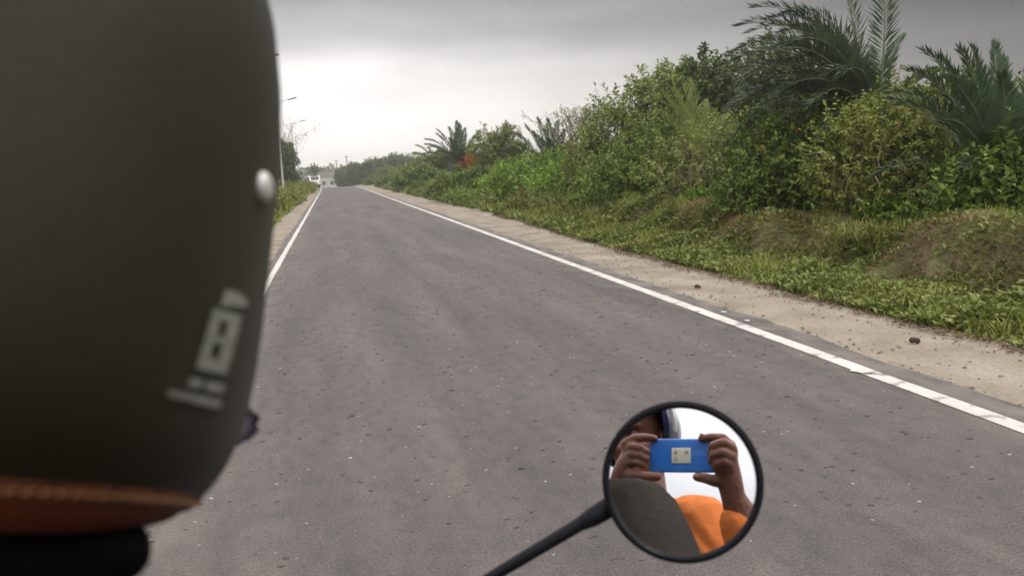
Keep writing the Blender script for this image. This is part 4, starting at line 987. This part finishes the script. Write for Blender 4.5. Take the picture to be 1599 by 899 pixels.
    MB().lathe(p, nrm, [(0, -.004), (.0052, -.003), (.0060, .0004), (.0055, .0022), (.0040, .0034), (0, .0040)], 28).build('snap_stud', M['stud'], root)
    # tinted visor tip showing past the right of the chin, and black padding under the rim
    vp = lambda x, y, d: cs((x-799.5)/FOCAL*d, -(y-449.5)/FOCAL*d, d)-C0
    v = MB(); pts = [vp(300, 606, .40), vp(386, 638, .455), vp(409, 666, .46), vp(374, 700, .455), vp(270, 730, .40), vp(200, 668, .37)]
    off = Vector(Fv)*.012; A = [v.bm.verts.new(q) for q in pts]; B = [v.bm.verts.new(q+off) for q in pts]
    v.bm.faces.new(A); v.bm.faces.new(list(reversed(B)))
    for i in range(6): v.bm.faces.new((A[(i+1) % 6], A[i], B[i], B[(i+1) % 6]))
    bmesh.ops.bevel(v.bm, geom=list(v.bm.edges), offset=.004, segments=2, affect='EDGES')
    v.build('visor', M['visor'], root)
    pd = MB(); pd.chain([vp(-60, 872, .30), vp(40, 872, .31), vp(120, 864, .32), vp(182, 860, .33)], [.020, .018, .0145, .0128], 3, 20)
    pd.fused('neck_padding', M['black'], root, .003, 6)
    return root
helmet()

def grip_hand(b, wrist, fwd, up, side):
    """fist closed round a bar: fwd along the forearm, side points to the thumb"""
    f, u, s = Vector(fwd).normalized(), Vector(up).normalized(), Vector(side).normalized(); w = Vector(wrist)
    for k in range(4): b.chain([w+f*.01+s*(.012-.010*k), w+f*.075+s*(.030-.020*k)], [.018, .015])
    for k in range(4):
        q = w+f*.078+s*(.032-.021*k); r = .0095-.0006*k; l = (.95, 1, .95, .8)[k]
        b.chain([q, q+(f*.034+u*-.012)*l, q+(f*.026-u*.038)*l, q+(f*.002-u*.046)*l], [r, r*.95, r*.9, r*.8])
    b.chain([w+f*.02+s*.028, w+f*.05+s*.042-u*.015, w+f*.072+s*.036-u*.034, w+f*.078+s*.014-u*.042], [.014, .0115, .010, .0088])

def folds(sc, amp, seed):
    def f(me):
        n = len(me.vertices); co = np.empty(n*3, dtype=np.float32); me.vertices.foreach_get('co', co); co = co.reshape(-1, 3)
        no = np.empty(n*3, dtype=np.float32); me.vertices.foreach_get('normal', no); no = no.reshape(-1, 3)
        q = co[:, 0]*1.0+co[:, 1]*.7; r = co[:, 2]
        w = np.sin(q*sc*.9+1.3*np.sin(r*sc*.55+seed)+seed)+.6*np.sin(q*sc*1.7-r*sc*1.2+1.7*np.sin(q*sc*.6)+2*seed)
        cr = np.maximum(0, np.sin(q*sc*1.5+r*sc*1.9+2.2*np.sin(q*sc*.45+r*sc*.3+seed)))**4
        d = amp*(.22*w-.55*cr*np.clip(.5+.6*np.sin(q*sc*.7+r*sc*.6+seed), 0, 1))
        co += no*d[:, None]; me.vertices.foreach_set('co', co.ravel()); me.update()
    return f

def rider():
    root = empty('person', (BX, .22, 0), 'motorcycle rider in an olive brown jacket, shoulder reflected low in the mirror', 'person')
    o = Vector((BX, .22, 0)); L = lambda v: Vector(v)-o
    head = cs(-.2125, .05, .37); neck = L(head+Vector((-.050, -.02, -.19)))
    shR, shL = L(cs(-.022, -.170, .27)), L(cs(-.375, -.175, .29)); hip = Vector((0, 0, .90)); chest = (shR+shL)/2+Vector((0, .01, -.19))
    elR, elL = Vector((.36, .32, 1.12)), Vector((-.40, .32, 1.10)); wrR, wrL = Vector((.355, .465, 1.135)), Vector((-.355, .465, 1.135))
    b = MB(); hd = L(head)
    b.ell(hd+Vector((0, .0, .01)), (.075, .095, .11)).chain([hd+Vector((-.02, -.01, -.08)), neck, (shR+shL)/2], [.048, .050, .07])
    b.ell(chest, (.16, .10, .17)).ell(Vector((0, .03, 1.12)), (.14, .10, .16)).ell(hip, (.16, .12, .12))
    for sh, el, wr in ((shR, elR, wrR), (shL, elL, wrL)): b.chain([(shR+shL)/2, sh, el, wr], [.06, .052, .042, .027])
    for sx in (-1, 1): b.chain([(sx*.09, 0, .88), (sx*.20, .42, .78), (sx*.17, .32, .36), (sx*.17, .36, .30)], [.08, .06, .042, .035])
    grip_hand(b, wrR, (0, 1, -.25), (0, .2, 1), (-1, .35, 0)); grip_hand(b, wrL, (0, 1, -.25), (0, .2, 1), (1, .35, 0))
    b.fused('body', M['skin'], root, .005, 4)
    j = MB(); j.ell(chest, (.185, .125, .185)).ell(Vector((0, .02, 1.12)), (.165, .125, .2)).ell(Vector((0, .01, .96)), (.175, .135, .12))
    for sh, el, wr in ((shR, elR, wrR), (shL, elL, wrL)):
        md = el+(wr-el)*.85; j.chain([(shR+shL)/2+Vector((0, 0, -.01)), sh, el, md], [.068, .076, .060, .042])
    MB().chain([neck+Vector((-.01, 0, -.07)), neck+Vector((-.005, 0, .03)), neck+Vector((.0, .005, .075))], [.068, .060, .058], 3, 24).build('collar', M['black'], root)
    j.fused('jacket', M['jacket'], root, .005, 4, folds(13, .024, 4))
    t = MB(); t.ell(hip+Vector((0, 0, -.02)), (.175, .135, .12))
    for sx in (-1, 1): t.chain([(sx*.09, 0, .88), (sx*.205, .43, .78), (sx*.175, .32, .38)], [.098, .078, .062])
    t.fused('trousers', M['trousers'], root, .008, 5, folds(9, .01, 6))
    for sx in (-1, 1):
        s = MB(); s.chain([(sx*.17, .32, .36), (sx*.17, .33, .29)], [.048, .05]); s.ell((sx*.17, .40, .275), (.05, .14, .045)); s.fused('shoe', M['black'], root, .006, 4)
    return root
rider()

def P_(px, py, z=0.0):                                 # a point of the photographer, from where the mirror shows it (phone plane z = 0)
    k = .00134; return cs((px-1062)*k, -(py-709)*k, z)
def pillion():
    hc = cs(-.185, .105, -.34); base = Vector((hc.x+.02, hc.y-.12, 0))
    root = empty('person', base, 'pillion passenger in an orange shirt holding up a blue phone, reflected in the mirror', 'person')
    L = lambda v: Vector(v)-base; c = lambda x, y, z: L(cs(x, y, z))
    hd = L(hc); b = MB()
    look = (c(-.42, -.06, .8)-hd).normalized(); Rh = look.to_track_quat('Y', 'Z').to_matrix()
    H = lambda x, y, z: hd+Rh@Vector((x, y, z))
    # head, with face looking at the phone and the road
    b.ell(hd+Rh@Vector((0, -.01, .025)), (.074, .094, .098), Rh).ell(H(0, .025, -.055), (.056, .062, .062), Rh).ell(H(0, .062, -.098), (.028, .026, .022), Rh)
    b.chain([H(0, .088, .012), H(0, .100, -.012), H(0, .112, -.032)], [.011, .012, .0145]); b.ell(H(.013, .098, -.034), .009).ell(H(-.013, .098, -.034), .009)
    b.chain([H(-.045, .078, .028), H(-.018, .090, .030), H(.018, .090, .030), H(.045, .078, .028)], [.010, .012, .012, .010])
    b.chain([H(-.024, .086, -.062), H(0, .094, -.060), H(.024, .086, -.062)], [.006, .0075, .006]).chain([H(-.020, .086, -.072), H(0, .093, -.073), H(.020, .086, -.072)], [.006, .0085, .006])
    for s in (-1, 1): b.ell(H(s*.042, .066, -.028), (.022, .022, .022)); b.ell(H(s*.076, -.01, -.012), (.010, .020, .032), Rh)
    neck = hd+Vector((.01, -.035, -.16)); shR, shL = c(.010, -.140, -.20), c(-.33, -.15, -.30); mid = (shR+shL)/2
    b.chain([H(0, -.02, -.06), neck, mid], [.056, .058, .09])
    hip = Vector((.05, .0, .96)); b.ell(mid+Vector((0, -.01, -.12)), (.16, .11, .18)).ell((mid+hip)/2, (.145, .11, .18)).ell(hip, (.16, .12, .12))
    wR, wL = c(.108, -.088, -.030), c(-.150, -.068, -.055); eR, eL = c(.168, -.340, -.065), c(-.27, -.30, -.14)
    b.chain([mid, shR, eR, L(P_(1152, 800, -.05)), wR], [.075, .056, .043, .036, .027]); b.chain([mid, shL, eL, wL], [.075, .056, .043, .028])
    for s in (-1, 1): b.chain([hip+Vector((s*.1, .02, -.02)), hip+Vector((s*.27, .36, -.12)), hip+Vector((s*.27, .24, -.50)), hip+Vector((s*.27, .30, -.56))], [.085, .062, .042, .035])
    # right hand: back of the hand to the mirror, index on the top edge, thumb under, others folded round the end
    k = c
    b.chain([wR, k(.100, -.045, -.018), k(.095, -.010, -.008)], [.026, .028, .026])
    for q in ((.104, .020, -.012), (.108, .010, .002), (.106, -.006, .006), (.102, -.022, .006)): b.chain([k(.102, -.06, -.02), k(*q)], [.018, .0155])
    b.chain([k(.104, .020, -.012), k(.092, .036, -.004), k(.066, .0385, -.006), k(.045, .0365, -.008)], [.0125, .0105, .0095, .0085])
    b.chain([k(.110, .012, .004), k(.096, .020, .026), k(.074, .014, .024), k(.066, .000, .008)], [.0125, .0110, .0098, .0085])
    b.chain([k(.108, -.006, .008), k(.094, -.002, .030), k(.076, -.006, .026), k(.068, -.016, .010)], [.0120, .0105, .0095, .0085])
    b.chain([k(.104, -.022, .008), k(.094, -.020, .027), k(.082, -.024, .024), k(.076, -.031, .008)], [.0110, .0095, .0088, .0078])
    b.chain([k(.098, -.052, -.018), k(.074, -.056, -.006), k(.052, -.050, -.004), k(.034, -.0475, -.006)], [.0165, .0130, .0112, .0095])
    # left hand: index stretched along the top edge, thumb under the phone, palm turned to the mirror
    b.chain([wL, k(-.136, -.035, -.038), k(-.122, -.010, -.030)], [.026, .027, .025])
    for q in ((-.120, .030, -.022), (-.126, .016, -.034), (-.128, .000, -.042), (-.128, -.014, -.046)): b.chain([k(-.144, -.05, -.045), k(*q)], [.017, .015])
    b.chain([k(-.128, .026, -.020), k(-.104, .0385, -.008), k(-.080, .0390, -.006), k(-.060, .0370, -.008)], [.0125, .0108, .0098, .0086])
    b.chain([k(-.124, .016, -.022), k(-.108, .018, -.002), k(-.088, .014, .004), k(-.074, .006, .001)], [.0122, .0105, .0095, .0084])
    b.chain([k(-.126, .002, -.026), k(-.108, .000, -.002), k(-.088, -.003, .004), k(-.075, -.010, .001)], [.0118, .0102, .0092, .0082])
    b.chain([k(-.126, -.014, -.030), k(-.110, -.016, -.006), k(-.094, -.019, .002), k(-.082, -.024, .001)], [.0108, .0094, .0086, .0076])
    b.chain([k(-.132, -.040, -.036), k(-.106, -.046, -.010), k(-.078, -.049, -.004), k(-.052, -.0475, -.006)], [.0185, .0150, .0125, .0102])
    b.fused('body', M['skin'], root, .003, 3)
    for s in (-1, 1):
        MB().ell(H(s*.030, .0795, .006), .0115).build('eye', M['eye'], root)
    # nails
    nl = MB()
    for p in ((.046, .043, -.002), (.067, .000, .0155), (.069, -.016, .0175), (.077, -.031, .015), (.036, -.0475, .0035)): nl.ell(k(*p), .0045)
    nl.build('fingernail', M['nail'], root)
    # orange shirt, sleeves to just below the elbow
    j = MB(); j.ell(mid+Vector((0, -.01, -.10)), (.185, .135, .19)).ell((mid+hip)/2, (.165, .13, .24)).ell(hip+Vector((0, 0, .06)), (.165, .13, .13))
    slR = L(P_(1150, 812, -.055)); j.chain([mid+Vector((0, 0, .0)), shR, eR, eR+(wR-eR)*.80], [.092, .076, .056, .043]); j.chain([mid, shL, eL, eL+(wL-eL)*.35], [.092, .076, .060, .052])
    j.chain([neck+Vector((0, 0, -.06)), neck+Vector((0, .005, -.03))], [.070, .062])
    j.fused('shirt', M['shirt'], root, .004, 5, folds(17, .028, 9))
    t = MB(); t.ell(hip+Vector((0, 0, -.03)), (.18, .14, .11))
    for s in (-1, 1): t.chain([hip+Vector((s*.1, .02, -.02)), hip+Vector((s*.275, .37, -.12)), hip+Vector((s*.275, .24, -.48))], [.10, .08, .062])
    t.fused('trousers', M['trousers'], root, .008, 5, folds(9, .01, 6))
    for s in (-1, 1):
        q = MB(); q.chain([hip+Vector((s*.27, .24, -.5)), hip+Vector((s*.27, .25, -.57))], [.048, .05]); q.ell(hip+Vector((s*.27, .33, -.585)), (.05, .14, .045)); q.fused('shoe', M['black'], root, .006, 4)
    # open-faced navy helmet with a silver edge
    hr = empty('open_helmet', hc, 'dark navy open helmet with a pale edge on the passenger behind the phone', 'helmet')
    s = MB(); seg = 64; rows = []
    for i in range(20):
        th = math.pi*i/19*.80
        row = []
        for q in range(seg):
            ph = 2*math.pi*q/seg; d = Vector((math.sin(th)*math.cos(ph), math.sin(th)*math.sin(ph), math.cos(th)))
            front = max(0, d.y); lim = d
            row.append(Rh@Vector((.118*d.x, .142*d.y-.012, .132*d.z+.028)))
        rows.append([s.bm.verts.new(p) for p in row])
    for i in range(19):
        for q in range(seg):
            m_ = (q+.5)/seg*2*math.pi; th = math.pi*(i+.5)/19*.80
            if math.sin(m_) > .42 and th > 1.22: continue        # face opening
            if i == 0:
                continue
            s.bm.faces.new((rows[i][q], rows[i+1][q], rows[i+1][(q+1) % seg], rows[i][(q+1) % seg]))
    s.bm.faces.new(rows[1])
    for v in [v for v in s.bm.verts if not v.link_faces]: s.bm.verts.remove(v)
    sh = s.build('shell', M['navy'], hr); so = sh.modifiers.new('thick', 'SOLIDIFY'); so.thickness = .012; so.offset = -1
    e = MB(); pts = []
    for t in np.linspace(-.15, 2.35, 22):                       # raised silver-edged visor over the right side
        d = Vector((math.cos(t), 0, math.sin(t))); pts.append(Rh@Vector((.128*d.x, .030, .142*d.z+.026)))
    e.chain(pts, [.006]*len(pts), 2, 10); e.build('silver_edge', M['silver'], hr)
    # the phone, camera lens at the scene camera
    ph = empty('smartphone', cs(0.008, 0, -.0135), 'blue phone with a square ivory camera block, held up in both hands', 'smartphone')
    RMx = RM
    b = MB(); b.box((0, 0, 0), (.158, .0080, .0745), RMx, .0036); b.build('case', M['phone'], ph)
    MB().box(RMx@Vector((0, -.0046, 0)), (.150, .0010, .068), RMx).build('screen', M['phone_screen'], ph, smooth=False)
    mo = MB(); mo.box(RMx@Vector((-.008, .0049, -.001)), (.042, .0022, .034), RMx, .0010); mo = mo.build('camera_block', M['module'], ph)
    for x, z in ((-.020, .006), (.004, .006), (-.020, -.009)):
        MB().lathe(RMx@Vector((x, .0061, z)), RMx@Vector((0, 1, 0)), [(0, 0), (.0042, 0), (.0044, .0005), (.0034, .0007), (0, .0005)], 24).build('lens', M['lensrim'], mo)
pillion()

# ------------------------------------------------------------------ haze
def haze():
    m = bpy.data.materials.new('haze_air'); m.use_nodes = True; nt = m.node_tree; N = nt.nodes; N.clear()
    out = N.new('ShaderNodeOutputMaterial'); v = N.new('ShaderNodeVolumePrincipled')
    v.inputs['Color'].default_value = (.93, .92, .91, 1); v.inputs['Density'].default_value = .0013; v.inputs['Anisotropy'].default_value = .7
    nt.links.new(v.outputs[0], out.inputs['Volume'])
    b = MB(); b.box((40, 205, 1.5), (520, 560, 19)); o = b.build('haze', m, smooth=False); tag(o, kind='stuff')
haze()
